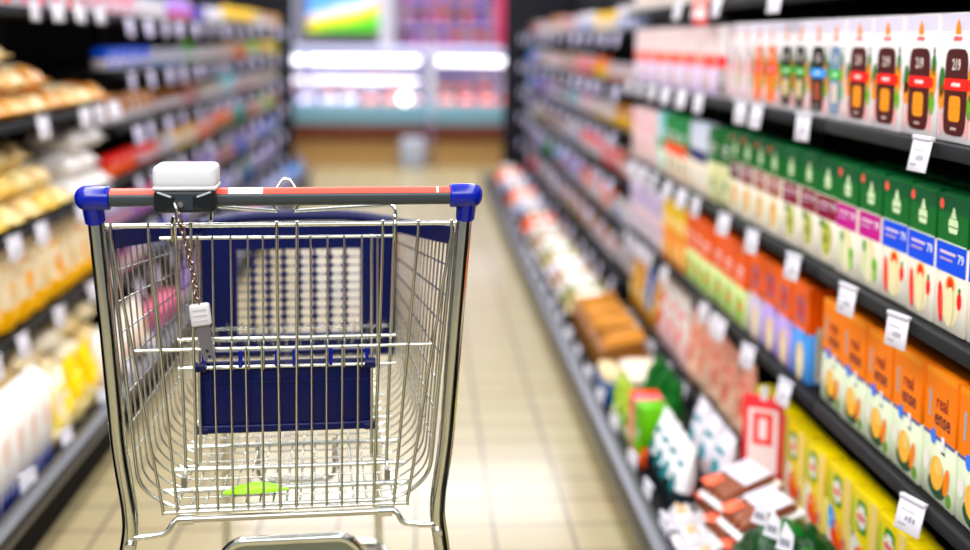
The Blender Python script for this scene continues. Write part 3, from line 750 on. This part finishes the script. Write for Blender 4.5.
for i, y in enumerate((3.04, 3.16, 3.29, 3.43)):
    c, n = (('#f7d21c', 'yellow'), ('#f6efdc', 'cream'))[i % 2 if i < 3 else 0]
    near_left('pouch', pouch(c, '#f6e9b8', '#f7e27a', .12, .19, .07, .3, .006, 500+i), -1.0, y, .109, (-6, 0, 90), 'small %s bag beside the milk cartons' % n, D_, 'small bags')
for j in range(3):
    for i in range(5):
        near_left('cheese_pack', pillow(('#f2e4c4', '#f6efdc', '#e9d6a4')[(i+j) % 3], '#faf4e4', .17, .22, .07, 520+i+5*j, 2), -1.13-.02*j, 3.0+.20*i+.05*j, .1+.073*j, (0, 0, 90+random.uniform(-6, 6)),
                  'flat %s cheese pack %s' % (('sand', 'ivory', 'straw')[(i+j) % 3], ('in the bottom layer', 'in the middle layer', 'in the top layer')[j]), D_, 'flat cheese packs')
for i in range(4):
    near_left('pouch', pouch('#faf4f0', '#f4e2d8', '#f7d9b8', .12, .19, .07, .3, .006, 540+i), -1.0, 3.58+.15*i, .109, (-6, 0, 90), 'small white bag with peach print', D_, 'small bags')
# top shelf above the bread: small goods
for i in range(10):
    a = ('white', 'pink', 'silver', 'charcoal', 'lilac')[i % 5]
    near_left('carton', band_box(HX[a], HX['white'] if a != 'white' else HX['silver'], .12, .17, .06, None, HX['red' if i % 2 else 'pink'], .5), -1.18, 2.8+.145*i, 1.33, (0, 0, 90), '%s small carton' % a, 'topmost left shelf', 'goods on topmost left shelf')
near_left('tub', tub('#f6f0dc', '#f6f2ea', .055, .06), -1.2, 2.98, 1.242, (0, 0, 90), 'cream tub standing on the bread bags', A_, 'tubs')
LT = 'price tags on the left shelves'
tags('L', -1.137, 1.34, (2.95, 3.30, 3.50, 3.72, 3.95), 'topmost left shelf edge', LT, .95)
tags('L', -1.137, 1.0, (2.8, 3.34, 3.76, 3.92, 4.1), 'left bread shelf edge', LT, 1.15)
tags('L', -1.137, .685, (2.85, 3.08, 3.3, 3.7, 4.0), 'left cheese shelf edge', LT, 1.15)
tags('L', -1.137, .395, (2.9, 3.12, 3.44, 3.8, 4.05), 'third left shelf edge', LT, 1.15)
tags('L', -.968, .176, (2.4, 2.66, 2.95, 3.3, 3.6, 3.9), 'left bottom tray edge', LT, 1.1)

# ------------------------------------------------------------------ shopping cart
cart = empty('shopping_cart', (-.2, 1.62, 0), R(3.9)); tag(cart, 'chrome wire shopping cart with blue handle ends standing in the aisle', 'shopping cart')
WN = 6
def X(px): return .00147*(px-284.5)
# handle
q = MB(); q.tube([(-.27, -.02, 1.02), (.27, -.02, 1.02)], .0130, M('#3a4247', .25), 20); hd = q.build('handle', cart, label='dark grey handle bar')
q = MB()
def arcstrip(x0, x1, r, a0, a1, m):
    n = 10
    P = lambda u, v, L: (u, -.02-r*math.cos(v), 1.02+r*math.sin(v))
    q.rect(P, x0, x1, a0, a1, m, 0, 1, n)
arcstrip(-.248, .248, .0137, R(28), R(150), M('#e8503f', .35)); q.build('handle_strip', hd, label='red strip along the top of the handle')
q = MB(); arcstrip(X(232), X(265), .0140, R(28), R(120), WHITE); q.build('handle_sticker', hd, label='white sticker on the red strip')
q = MB(); arcstrip(X(436), X(438), .0140, R(28), R(120), WHITE); q.build('strip_line', hd, label='thin white line across the red strip')
for s in (-1, 1):
    q = MB()
    q.tube([(s*.243, -.02, 1.02), (s*.2435, -.02, 1.02), (s*.245, -.02, 1.02), (s*.25, -.02, 1.02), (s*.265, -.02, 1.0203)]+[(s*(.275+.0165*math.sin(a*PI/16)), -.02, 1.0203-.002*math.sin(a*PI/16)) for a in range(8)], [.0150, .0166, .0174, .0177, .0178]+[.0178*math.cos(a*PI/16)**.7 for a in range(8)], BLUE, 24)
    q.tube([(s*.269, -.018, 1.015), (s*.2685, -.012, 1.0), (s*.268, -.006, .985)], [.0155, .0148, .0142], BLUE, 24)
    q.build('handle_cap', cart, label='glossy blue plastic handle end')
# posts and chassis
for s in (-1, 1):
    q = MB()
    q.tube([(s*.268, -.004, 1.0), (s*.255, .0, .82), (s*.243, 0, .64), (s*.2305, .0, .555), (s*.229, .002, .52), (s*.238, .0, .46), (s*.245, -.02, .36), (s*.245, -.03, .165)], .0122, CHROME, 16, fil=.04)
    q.build('post', cart)
q = MB()
q.tube([(-.245, -.03, .17), (-.235, .2, .175), (-.16, .66, .17), (.16, .66, .17), (.235, .2, .175), (.245, -.03, .17)], .010, CHROME, 12, fil=.06)
q.tube([(-.2, .36, .176), (.2, .36, .176)], .007, CHROME, 8)
q.tube([(-.062, .25, .555), (-.062, .26, .478), (.07, .26, .478), (.07, .25, .555)], .004, CHROME, 10, fil=.02)
for s in (-1, 1): q.tube([(s*.16, .64, .175), (s*.15, .56, .42), (s*.135, .497, .578)], .0085, CHROME, 10, fil=.05)
q.build('chassis', cart)
for (x, y) in ((-.245, -.03), (.245, -.03), (-.15, .64), (.15, .64)):
    q = MB()
    q.box(x-.02, x+.02, y-.025, y+.025, .142, .158, STEEL, .003)
    for s in (-1, 1): q.box(x+s*.0175-.002, x+s*.0175+.002, y-.02, y+.03, .05, .15, STEEL)
    c = q.build('caster', cart)
    q = MB()
    pr = [(.008, -.013), (.056, -.013), (.0625, -.008), (.0625, .008), (.056, .013), (.008, .013)]
    n = 22
    for (r0, z0), (r1, z1) in zip(pr, pr[1:]):
        a = [(x+z0, y+.008+r0*math.cos(2*PI*k/n), .0635+r0*math.sin(2*PI*k/n)) for k in range(n)]
        b2 = [(x+z1, y+.008+r1*math.cos(2*PI*k/n), .0635+r1*math.sin(2*PI*k/n)) for k in range(n)]
        q.add(a+b2, [[k, (k+1) % n, n+(k+1) % n, n+k] for k in range(n)], M('#4a4c50', .5), True)
    q.build('wheel', c)
# crate rack below the basket
q = MB()
loop = [(-.112, .16, .30), (-.112, .13, .41), (-.088, .125, .433), (.088, .125, .433), (.112, .13, .41), (.112, .16, .30)]
q.tube(loop, .008, CHROME, 12, fil=.02)
q.tube([(-.112, .16, .30), (-.17, .40, .18)], .007, CHROME, 10); q.tube([(.112, .16, .30), (.17, .40, .18)], .007, CHROME, 10)
cr = q.build('crate_rack', cart)
q = MB(); q.add([(-.104, .133, .428), (.104, .133, .428), (.106, .165, .30), (-.106, .165, .30), (-.104, .137, .428), (.104, .137, .428), (.106, .169, .30), (-.106, .169, .30)],
                [[0, 1, 2, 3], [7, 6, 5, 4], [0, 4, 5, 1], [2, 6, 7, 3]], M('#7f8a86', .22, 1.)); q.build('rack_plate', cr, label='dull steel plate of the crate rack')
# rear gate
GW = .0019
q = MB()
q.tube([(-.257, 0, .976), (.257, 0, .976)], .0036, CHROME, 10)
q.tube([(-.219, .003, .789), (.219, .003, .789)], .0026, CHROME, 8)
q.tube([(-.181, .0, .541), (.181, .0, .541)], .0030, CHROME, 8)
for a, c in ((116, 161), (152, 175), (193, 195), (277, 278.3), (297, 294.7), (383, 374), (419, 395), (453, 409)):
    q.tube([(X(a), -.003, .981), (X(a), -.002, .96), (X(c), -.001, .545), (X(c), .0, .538)], .0024, CHROME, 8)
for a, c in ((214, 215.5), (230, 231), (245, 246), (261, 261.5), (311, 310.5), (326, 325.5), (342, 341), (358, 357)):
    q.tube([(X(a), -.001, .792), (X(c), -.001, .540)], GW, CHROME, 8)
q.build('rear_gate', cart)
# hinge tube under gate, sleeves, hooks to posts
q = MB(); q.tube([(-.165, .004, .528), (.165, .004, .528)], .0052, M('#c9c6bd', .38, 1.), 12)
for s in (-1, 1):
    q.tube([(s*.138, .004, .528), (s*.160, .004, .528)], .0085, CHROME, 14)
    q.tube([(s*.158, .004, .532), (s*.168, .0, .525), (s*.176, -.004, .511), (s*.205, -.004, .507), (s*.221, -.006, .507), (s*.229, -.004, .50)], .0044, CHROME, 10, fil=.012)
    q.tube([(s*.229, -.018, .497), (s*.229, .004, .503)], .007, STEEL, 10)
q.build('gate_hinge', cart)
# child seat
SY = .022
cs = empty('child_seat', (0, 0, 0)); cs.parent = cart
q = MB()
q.tube([(X(160), SY, .953), (X(397), SY, .953)], .0026, CHROME, 8)
q.tube([(X(176), SY, .799), (X(397), SY, .799)], .0028, CHROME, 8)
q.tube([(X(176), SY, .755), (X(397), SY, .755)], .0028, CHROME, 8)
for a in (197, 212, 230, 247, 262, 310, 327, 344, 362, 378): q.tube([(X(a), SY-.004, .956), (X(a), SY-.004, .752)], .0017, CHROME, 7)
# outer frame wires, hooked over the gate top bar and ending in hooks below
for s, a, c, e in ((-1, 176, 182, 197), (1, 395, 388, 372)):
    q.tube([(X(a), -.012, .955), (X(a), -.014, .978), (X(a), -.004, .990), (X(a), .010, .984), (X(a), SY, .95), (X(c), SY, .62), (X(c), SY, .598), (X(c), SY-.02, .588)], .0026, CHROME, 8, fil=.008)
    q.tube([(X(e), SY, .956), (X(e), SY, .61), (X(e)+s*.004, SY+.006, .60), (X(c), SY+.006, .60)], .0024, CHROME, 8, fil=.008)
    q.box(X(c)-.004, X(c)+.004, SY-.024, SY-.012, .578, .596, M('#8c8a80', .4, .8), .001)
q.build('seat_frame', cs)
q = MB()   # long looped wire behind the handle
for s, xa, xb in ((-1, X(216), X(274)), (1, X(392), X(297))):
    q.tube([(X(213) if s < 0 else X(396), -.006, .983), (X(213) if s < 0 else X(396), .004, .998), (xa, .012, 1.002), (xb-s*-.006*-1, .016, .993), (xb, .018, 1.0), (xb, .025, 1.022), (X(285.5)+s*.006, .03, 1.038), (X(285.5), .03, 1.0395)], .0027, CHROME, 8, fil=.01)
q.build('seat_loop', cs)
q = MB()
fx = .1285
q.box(-fx, fx, SY+.006, SY+.016, .654, .762, NAVY, .004)
for k in range(5): q.box(-.112+.056*k-.0015, -.112+.056*k+.0015, SY+.0035, SY+.007, .660, .758, NAVY)
q.box(-fx+.004, fx-.004, SY+.0038, SY+.007, .728, .731, NAVY); q.box(-fx, fx, SY+.002, SY+.018, .651, .664, NAVY, .003)
fl = q.build('seat_flap', cs, label='dark blue plastic seat flap hanging down')
for s in (-1, 1):
    for zz, yy, rr in ((.757, 0, .0082), (.656, .008, .0072)):
        q = MB(); q.tube([(s*.135, SY+yy, zz), (s*.118, SY+yy, zz)], rr, NAVY, 14); q.build('hinge_boss', fl)
for x0, x1 in ((-.122, -.014), (.012, .122)):
    q = MB(); q.box(x0, x1, SY-.002, SY+.006, .773, .7795, NAVY, .002)
    for k in range(3):
        xx = x0+(x1-x0)*k/2; q.box(xx-.003, xx+.003, SY-.003, SY+.008, .754, .781, BLUE, .0015)
    q.build('hinge_clip', fl)
# basket
BL = .50
def sec(y):
    """U section of the basket at depth y: points from left top to right top"""
    t = y/BL
    wt, zt = .252-.064*t, .962-.068*t
    wb, zb = .172-.030*t, .545+.045*t
    wm = wt-(wt-wb)*.46; r = .05
    return [Vector((-wt, y, zt)), Vector((-wb-.046, y, zb+.035)), Vector((-wb, y, zb)), Vector((wb, y, zb)), Vector((wb+.046, y, zb+.035)), Vector((wt, y, zt))]
def along(k, y):
    s = sec(y); return s[int(k)]*(1-(k-int(k)))+s[min(5, int(k)+1)]*(k-int(k)) if k < 5 else s[5]
q = MB()
N = 17
for i in range(N+1):
    y = .006+(BL-.006)*i/N
    q.tube(sec(y), .0016 if 0 < i < N else .0032, CHROME, WN, fil=.03)
for k in (0.02, .14, .26, .38, .50, .62, .74, .86, 4.14, 4.26, 4.38, 4.50, 4.62, 4.74, 4.86, 4.98):
    q.tube([along(k, .006), along(k, BL)], .0016, CHROME, WN)
q.build('basket_side_wires', cart)
q = MB()
for k in range(17):
    u = 2+(k+.5)/17
    q.tube([along(u, .006)+Vector((0, 0, .003)), along(u, BL)+Vector((0, 0, .003))], .0016, CHROME, WN)
for y in (.042, .11, .19, .285, .385): q.tube([along(2, y)+Vector((-.02*(1-y), 0, .008)), along(3, y)+Vector((.02*(1-y), 0, .008))], .0042, CHROME, 8)
q.build('basket_floor', cart)
q = MB()
for k in range(13):
    t = k/12; q.tube([(-.135+.27*t, BL, .592), (-.165+.33*t, BL, .70)], .0017, CHROME, WN)
for j in range(5): q.tube([(-.14-.008*j, BL, .60+.022*j), (.14+.008*j, BL, .60+.022*j)], .0017, CHROME, WN)
q.build('basket_front_wires', cart)
# blue rim bumper
for s in (-1, 1):
    q = MB()
    a, c = along(0 if s < 0 else 5, .02), along(0 if s < 0 else 5, BL)
    q.add([a+Vector((s*dx, 0, dz)) for dx, dz in ((-.003, -.02), (.005, -.02), (.005, .008), (-.003, .008))]+[c+Vector((s*dx, 0, dz)) for dx, dz in ((-.003, -.02), (.005, -.02), (.005, .008), (-.003, .008))],
          [[0, 1, 2, 3], [7, 6, 5, 4], [0, 4, 5, 1], [1, 5, 6, 2], [2, 6, 7, 3], [3, 7, 4, 0]], NAVY)
    q.build('rim_bumper', cart, label='dark blue plastic rim of the basket')
# front panel with an open grid
q = MB()
fz0, fz1, hw = .628, .893, .188
wx, wz0, wz1 = .118, .675, .842
Y0, Y1 = BL+.004, BL+.016
for x0, x1, z0, z1 in ((-hw, -wx, fz0, fz1), (wx, hw, fz0, fz1), (-wx, wx, fz0, wz0), (-wx, wx, wz1, fz1)): q.box(x0, x1, Y0, Y1, z0, z1, NAVY)
q.tube([(-hw, Y0+.004, fz1), (-.10, Y0+.006, fz1+.014), (.10, Y0+.006, fz1+.014), (hw, Y0+.004, fz1)], .011, NAVY, 10, fil=.05)
fp = q.build('front_panel', cart, label='dark blue plastic panel at the front of the basket')
q = MB()
for k in range(7):
    xx = -wx+2*wx*(k+1)/8; q.box(xx-.0028, xx+.0028, Y0+.003, Y0+.007, wz0, wz1, NAVY)
    for j in range(9):
        zz = wz0+(wz1-wz0)*(j+1)/10; q.box(xx-.0072, xx+.0072, Y0+.002, Y0+.010, zz-.0048, zz+.0048, NAVY, .002, 1)
for j in range(9):
    zz = wz0+(wz1-wz0)*(j+1)/10; q.box(-wx, wx, Y0+.003, Y0+.006, zz-.0009, zz+.0009, NAVY)
q.build('panel_grid', fp)
# coin lock
lx = X(191.5)
cl = empty('coin_lock', (0, 0, 0)); cl.parent = cart
q = MB(); q.box(lx-.044, lx+.044, -.046, .014, 1.036, 1.069, M('#d2d4da', .3), .008, 3); q.box(lx-.0445, lx+.0445, -.047, .015, 1.033, 1.039, M('#c8cad0', .3), .002, 1); q.build('lock_cover', cl, label='white plastic cover of the coin lock')
q = MB(); q.box(lx-.0435, lx+.0435, -.045, .012, 1.0005, 1.0345, M('#22282e', .35), .007, 3)
for s in (-1, 1):
    q.prism([(s*.040, 1.031), (s*.014, 1.024), (s*.012, 1.017), (s*.034, 1.005), (s*.041, 1.010)], -.0485, -.044, M('#14181c', .3), lambda u, v, w: (lx+u, w, v))
    q.tube([(lx+s*.037, -.0485, 1.0315), (lx+s*.018, -.0490, 1.0245)], .0016, M('#aab2b8', .3), 6)
q.prism([(-.012, 1.026), (.012, 1.026), (.012, 1.006), (-.012, 1.006)], -.0480, -.044, M('#2c343c', .3), lambda u, v, w: (lx+u, w, v))
q.build('lock_body', cl, label='black plastic body of the coin lock')
cx0 = X(186)
q = MB(); q.tube([(cx0-.004, -.046, 1.018), (cx0-.004, -.058, 1.016), (cx0, -.061, 1.008), (cx0+.001, -.056, 1.002)], .0022, STEEL, 8, fil=.005); q.tube([(cx0+.003, -.046, 1.0145), (cx0+.003, -.053, 1.0145)], .0042, M('#dcd4d4', .2, 1.), 12); q.build('lock_eyelet', cl)
q = MB(); p0 = Vector((cx0, -.057, 1.002)); p1 = Vector((X(202), -.046, .868)); n = 15
for k in range(n):
    t = (k+.5)/n; c = p0.lerp(p1, t)+Vector((.004*math.sin(t*PI), 0, 0)); d = (p1-p0).normalized()
    sd = Vector((0, 1, 0)) if k % 2 else Vector((1, 0, 0))
    sd = (sd*math.cos(.5)+d.cross(sd)*math.sin(.5)); sd = (sd-d*sd.dot(d)).normalized()
    L2, W2_ = .0072, .0040
    pts = [c+d*(L2*math.cos(2*PI*a/10))+sd*(W2_*math.sin(2*PI*a/10)) for a in range(10)]
    q.tube(pts, .0016, M('#a8938c', .2, 1.), 6, closed=True)
q.build('chain', cl, label='steel link chain')
kr = empty('coin_key', (X(203.5), -.045, .870)); kr.parent = cl; kr.rotation_euler = (0, R(-7), 0)
q = MB()
q.box(-.0145, .0145, -.005, .005, -.033, 0, M('#cfcdd0', .35), .004, 3)
for k in range(3): q.box(-.010, .010, -.0056, -.004, -.026+.008*k, -.0235+.008*k, M('#b5b3b6', .4))
qm = q
bl = M('#6a686c', .35, .3)
qm.prism([(-.0085, -.031), (.0105, -.031), (.0115, -.072), (.0125, -.084), (.0075, -.084), (.0065, -.077), (.002, -.077), (.001, -.084), (-.004, -.084), (-.0045, -.077), (-.006, -.072)], -.0016, .0016, bl, lambda u, v, w: (u, w, v))
qm.tube([(.0025, -.0022, -.070), (.0025, .0022, -.070)], .0026, M('#26262a', .5), 10)
ko = qm.build('key_blade', kr); 
# flatten: key is one sub-part mesh under the lock
ko.parent = cl; ko.name = 'key'; ko.location = kr.location; ko.rotation_euler = kr.rotation_euler; ko['label'] = 'grey plastic coin key'
bpy.data.objects.remove(kr)
# lime leaf lying in the basket
q = MB()
P = lambda u, v, L: (u, v, .004+.004*math.sin(u*40)+.0008*L)
n = 12; vs = []; fs = []
for i in range(n+1):
    t = i/n; w = .022*math.sin(PI*min(1, t*.96+.02))**.7
    for z in (0, .0015): vs += [(-.05+.10*t, -w*.7, .002+.003*math.sin(t*PI)+z), (-.05+.10*t, w*.7, .002+.008*math.sin(t*PI)+z)]
for i in range(n): a = 4*i; fs += [[a+2, a+6, a+7, a+3], [a, a+1, a+5, a+4], [a, a+4, a+6, a+2], [a+1, a+3, a+7, a+5]]
q.add(vs, fs, M('#9be21a', .35), True)
o = q.build('lettuce_leaf', None, (-.250, 1.648, .5535)); o.rotation_euler = (0, 0, R(8)); tag(o, 'bright lime green leaf lying on the cart basket floor', 'leaf')

# ------------------------------------------------------------------ far end of the store
def counter(x0, x1, label, seed):
    root = empty('refrigerated_counter', ((x0+x1)/2, 10.75, 0)); tag(root, label, 'counter', 'refrigerated counters')
    w = (x1-x0)/2
    q = MB(); q.box(-w, w, .05, 1.0, .0, .27, M('#a8834f', .5)); q.build('base_panel', root)
    q = MB(); q.box(-w, w, .0, 1.0, .27, .41, M('#5a2410', .5), .01); q.build('bumper', root, label='brown bumper band')
    q = MB(); q.box(-w, w, .02, .08, .41, .62, M('#6f98a6', .35), .01); q.build('front_glass', root, label='pale teal front edge')
    q = MB(); q.box(-w, w, .08, 1.0, .41, .60, M('#c4c8e4', .5)); q.box(-w, w, .92, 1.0, .60, 1.15, M('#c0c2e6', .5)); q.build('well', root)
    q = MB(); q.box(-w, w, .25, 1.0, 1.10, 1.17, M('#b9bcd8', .5), .01); cn = q.build('canopy', root)
    n = max(1, round(2*w/1.25))
    for k in range(n):
        a = -w+.05+(2*w-.1)*k/n; c = -w+.05+(2*w-.1)*(k+1)/n-.06
        q = MB(); q.tube([(a, .3, 1.035), (c, .3, 1.035)], .032, M('#fdfbff', .3, 0, 4.), 10); q.build('light_tube', cn, label='white glowing light tube')
    if x0 < -.5:
        for k in range(n):
            a = -w+.05+(2*w-.1)*k/n; c = -w+.05+(2*w-.1)*(k+1)/n-.06
            q = MB(); q.tube([(a, .5, .83), (c, .5, .83)], .02, M('#fdfbff', .3, 0, 2.2), 10); q.build('light_tube', root, label='lower white light tube')
    for s in (-1, 1):
        q = MB(); q.box(s*w-.015, s*w+.015, .1, 1.0, .41, 1.17, M('#dcdae6', .4)); q.build('end_wall', root)
    for j in range(2):
        q = MB(); q.box(-w+.02, w-.02, .55+.2*j, .9, .70+.14*j, .715+.14*j, M('#f4f2fa', .3)); q.build('inner_shelf', root)
    rnd = random.Random(seed)
    for j, (yy, zz) in enumerate(((.22, .604), (.57, .719), (.755, .859))):
        x = -w+.12
        while x < w-.1:
            c, n_ = rnd.choice([('#f4f0f8', 'white'), ('#e9e2f6', 'pale lilac'), ('#f6d9d6', 'rosy'), ('#e8a89a', 'salmon')] if x0 < -.5 else [('#f0b4a4', 'salmon'), ('#e88a7a', 'coral'), ('#f4e0ea', 'rosy'), ('#c8b4e0', 'lilac')])
            o = inst('tray_pack', pillow(c, '#fbf8ff', .17, .13, .075, 700+rnd.randint(0, 3)), ((x0+x1)/2+x, 10.75+yy, zz), (0, 0, R(rnd.uniform(-8, 8))))
            mark(o, '%s tray pack' % n_, '%s fridge %s' % ('left' if x0 < -.5 else 'right', ('front row', 'lower shelf', 'upper shelf')[j]), 'pack', 'tray packs in the far counters'); x += .21
counter(-2.3, .09, 'long lit refrigerated counter at the far end, left of the joint', 1)
counter(.125, 1.9, 'lit refrigerated counter at the far end, right of the joint', 2)
q = MB(); q.box(-.19, .04, 10.6, 10.72, 0, .30, M('#a4abba', .4), .01)
tag(q.build('bollard'), 'low grey square post standing in front of the far fridge counters', 'post')
q = MB(); q.lathe([(0, 0), (.03, .01), (.05, .05), (.04, .09), (0, .1)], M('#fffdf6', .3, 0, 5.), 16, (0, 0))  # glowing ball added to stand for a blurred bright glint
o = q.build('glint_spot', None, (-.16, 10.79, .621)); tag(o, 'small white glowing glint spot added on the front edge of left fridge counter', 'glint spot')
# back wall fittings
def menu():
    root = empty('menu_screen', (-.94, 13.5, 1.30)); tag(root, 'bright lit display screen with green, yellow and blue picture', 'screen')
    q = MB(); q.box(-.46, .46, 0, .08, 0, .75, M('#3a3440', .5), .01); q.build('screen_frame', root)
    m = bpy.data.materials.new('screen_picture'); m.use_nodes = True; nt = m.node_tree; bs = nt.nodes['Principled BSDF']
    tc = nt.nodes.new('ShaderNodeTexCoord'); sp = nt.nodes.new('ShaderNodeSeparateXYZ'); nt.links.new(tc.outputs['Object'], sp.inputs[0])
    nz = nt.nodes.new('ShaderNodeTexNoise'); nz.inputs['Scale'].default_value = 4; nt.links.new(tc.outputs['Object'], nz.inputs['Vector'])
    ad = nt.nodes.new('ShaderNodeMath'); ad.operation = 'MULTIPLY_ADD'; ad.inputs[1].default_value = .3; nt.links.new(nz.outputs['Fac'], ad.inputs[0])
    sc2 = nt.nodes.new('ShaderNodeMath'); sc2.operation = 'MULTIPLY_ADD'; sc2.inputs[1].default_value = -.5; nt.links.new(sp.outputs['X'], sc2.inputs[0]); zz = nt.nodes.new('ShaderNodeMath'); zz.operation = 'MULTIPLY'; zz.inputs[1].default_value = 2.; nt.links.new(sp.outputs['Z'], zz.inputs[0]); nt.links.new(zz.outputs[0], sc2.inputs[2])
    nt.links.new(sc2.outputs[0], ad.inputs[2])
    cr = nt.nodes.new('ShaderNodeValToRGB'); nt.links.new(ad.outputs[0], cr.inputs[0])
    el = cr.color_ramp.elements; el[0].position = .3; el[0].color = (*lin('#4fc010'), 1); el[1].position = .9; el[1].color = (*lin('#5aa0f0'), 1)
    for p, c in ((.40, '#8fd81a'), (.52, '#f4e020'), (.64, '#f59a20'), (.74, '#e8f0ff')): e = el.new(p); e.color = (*lin(c), 1)
    nt.links.new(cr.outputs['Color'], bs.inputs['Base Color']); nt.links.new(cr.outputs['Color'], bs.inputs['Emission Color']); bs.inputs['Emission Strength'].default_value = .9
    q = MB(); q.box(-.43, .43, -.006, 0, .03, .72, m); q.build('screen_picture', root)
menu()
q = MB(); q.box(-.50, -.32, 13.3, 13.5, 0, 3.2, M('#eeeaf2', .5), .005); tag(q.build('column'), 'white square column standing by the back wall', 'column', kind='structure')
q = MB(); q.box(-2.2, -1.5, 13.4, 13.5, 0.9, 2.4, M('#cfd8f0', .5), .01); tag(q.build('wall_board'), 'pale blue board standing at back left wall', 'board')
root = empty('wall_shelf', (.35, 13.4, 0)); tag(root, 'violet wall shelf with rows of small boxes behind counter', 'shelf')
q = MB(); q.box(-.62, .62, .3, .35, 0, 2.5, M('#b79ac8', .5)); q.build('back_panel', root)
for z in (.9, 1.15, 1.4, 1.65, 1.9):
    q = MB(); q.box(-.62, .62, 0, .3, z-.02, z, M('#d9c9dc', .4)); q.build('shelf', root)
rnd = random.Random(5)
for j, z in enumerate((1.15, 1.4, 1.65)):
    for i in range(8):
        a = rnd.choice(['pink', 'violet', 'lilac', 'brown', 'maroon', 'blush', 'orange'])
        o = inst('carton', band_box(HX[a], HX['lilac'] if a != 'lilac' else HX['pink'], .12, .19, .06, None, HX['blush'], .5), (.35-.53+.15*i, 13.45, z), (0, 0, 0))
        tag(o, '%s box, %s from the left on %s row of violet wall shelf' % (a, ordinal(i+1), ('lower', 'middle', 'upper')[j]), 'box', 'boxes on the violet wall shelf')
q = MB(); q.box(-.09, .09, -.02, .02, 0, 1.15, M('#c8325a', .5), .004); o = q.build('hanging_banner', None, (.93, 12.4, 1.1)); tag(o, 'narrow crimson banner hanging near the end of right shelves', 'banner')
root = empty('light_box', (1.5, 13.6, 1.35)); tag(root, 'bright white light box on the back wall, far right', 'light box')
q = MB(); q.box(-.38, .38, 0, .1, 0, .75, M('#b9bcc6', .4), .01); q.build('frame', root)
q = MB(); q.box(-.35, .35, -.008, 0, .03, .72, M('#ffffff', .4, 0, 2.2)); q.build('diffuser', root)

finish_labels()
# ------------------------------------------------------------------ light
w = bpy.data.worlds.new('store_light'); sc.world = w; w.use_nodes = True
nt = w.node_tree; bg = nt.nodes['Background']
tc = nt.nodes.new('ShaderNodeTexCoord'); sp = nt.nodes.new('ShaderNodeSeparateXYZ'); rp = nt.nodes.new('ShaderNodeMapRange')
nt.links.new(tc.outputs['Generated'], sp.inputs[0]); nt.links.new(sp.outputs['Z'], rp.inputs['Value'])
rp.inputs['From Min'].default_value = 0.; rp.inputs['From Max'].default_value = .8; rp.inputs['To Min'].default_value = .24; rp.inputs['To Max'].default_value = .9
nt.links.new(rp.outputs['Result'], bg.inputs['Strength']); bg.inputs['Color'].default_value = (.95, .97, 1, 1)
def area(name, loc, sx, sy, power, rot=(0, 0, 0), col=(1, .98, .95)):
    l = bpy.data.lights.new(name, 'AREA'); l.shape = 'RECTANGLE'; l.size = sx; l.size_y = sy; l.energy = power; l.color = col
    o = bpy.data.objects.new(name, l); COL.objects.link(o); o.location = loc; o.rotation_euler = rot
area('ceiling_light', (-1.0, 2.6, 2.9), .4, 7, 120, (0, R(-25), 0))
area('ceiling_light', (.6, 2.6, 2.9), .4, 7, 90, (0, R(25), 0))
area('ceiling_light', (-.1, 7.8, 3.1), 3., 3, 85)
area('ceiling_light', (-.1, 10.2, 3.1), 3, 1.4, 170, (0, 0, 0), (.88, .88, 1))
area('ceiling_light', (-.2, -1.2, 2.8), 2.4, 1.2, 70, (R(35), 0, 0))
sc.view_settings.view_transform = 'Standard'; sc.view_settings.look = 'None'; sc.view_settings.gamma = 1; sc.view_settings.use_curve_mapping = False
sc.view_settings.exposure = 0.
sc.cycles.use_denoising = True
sc.cycles.max_bounces = 6
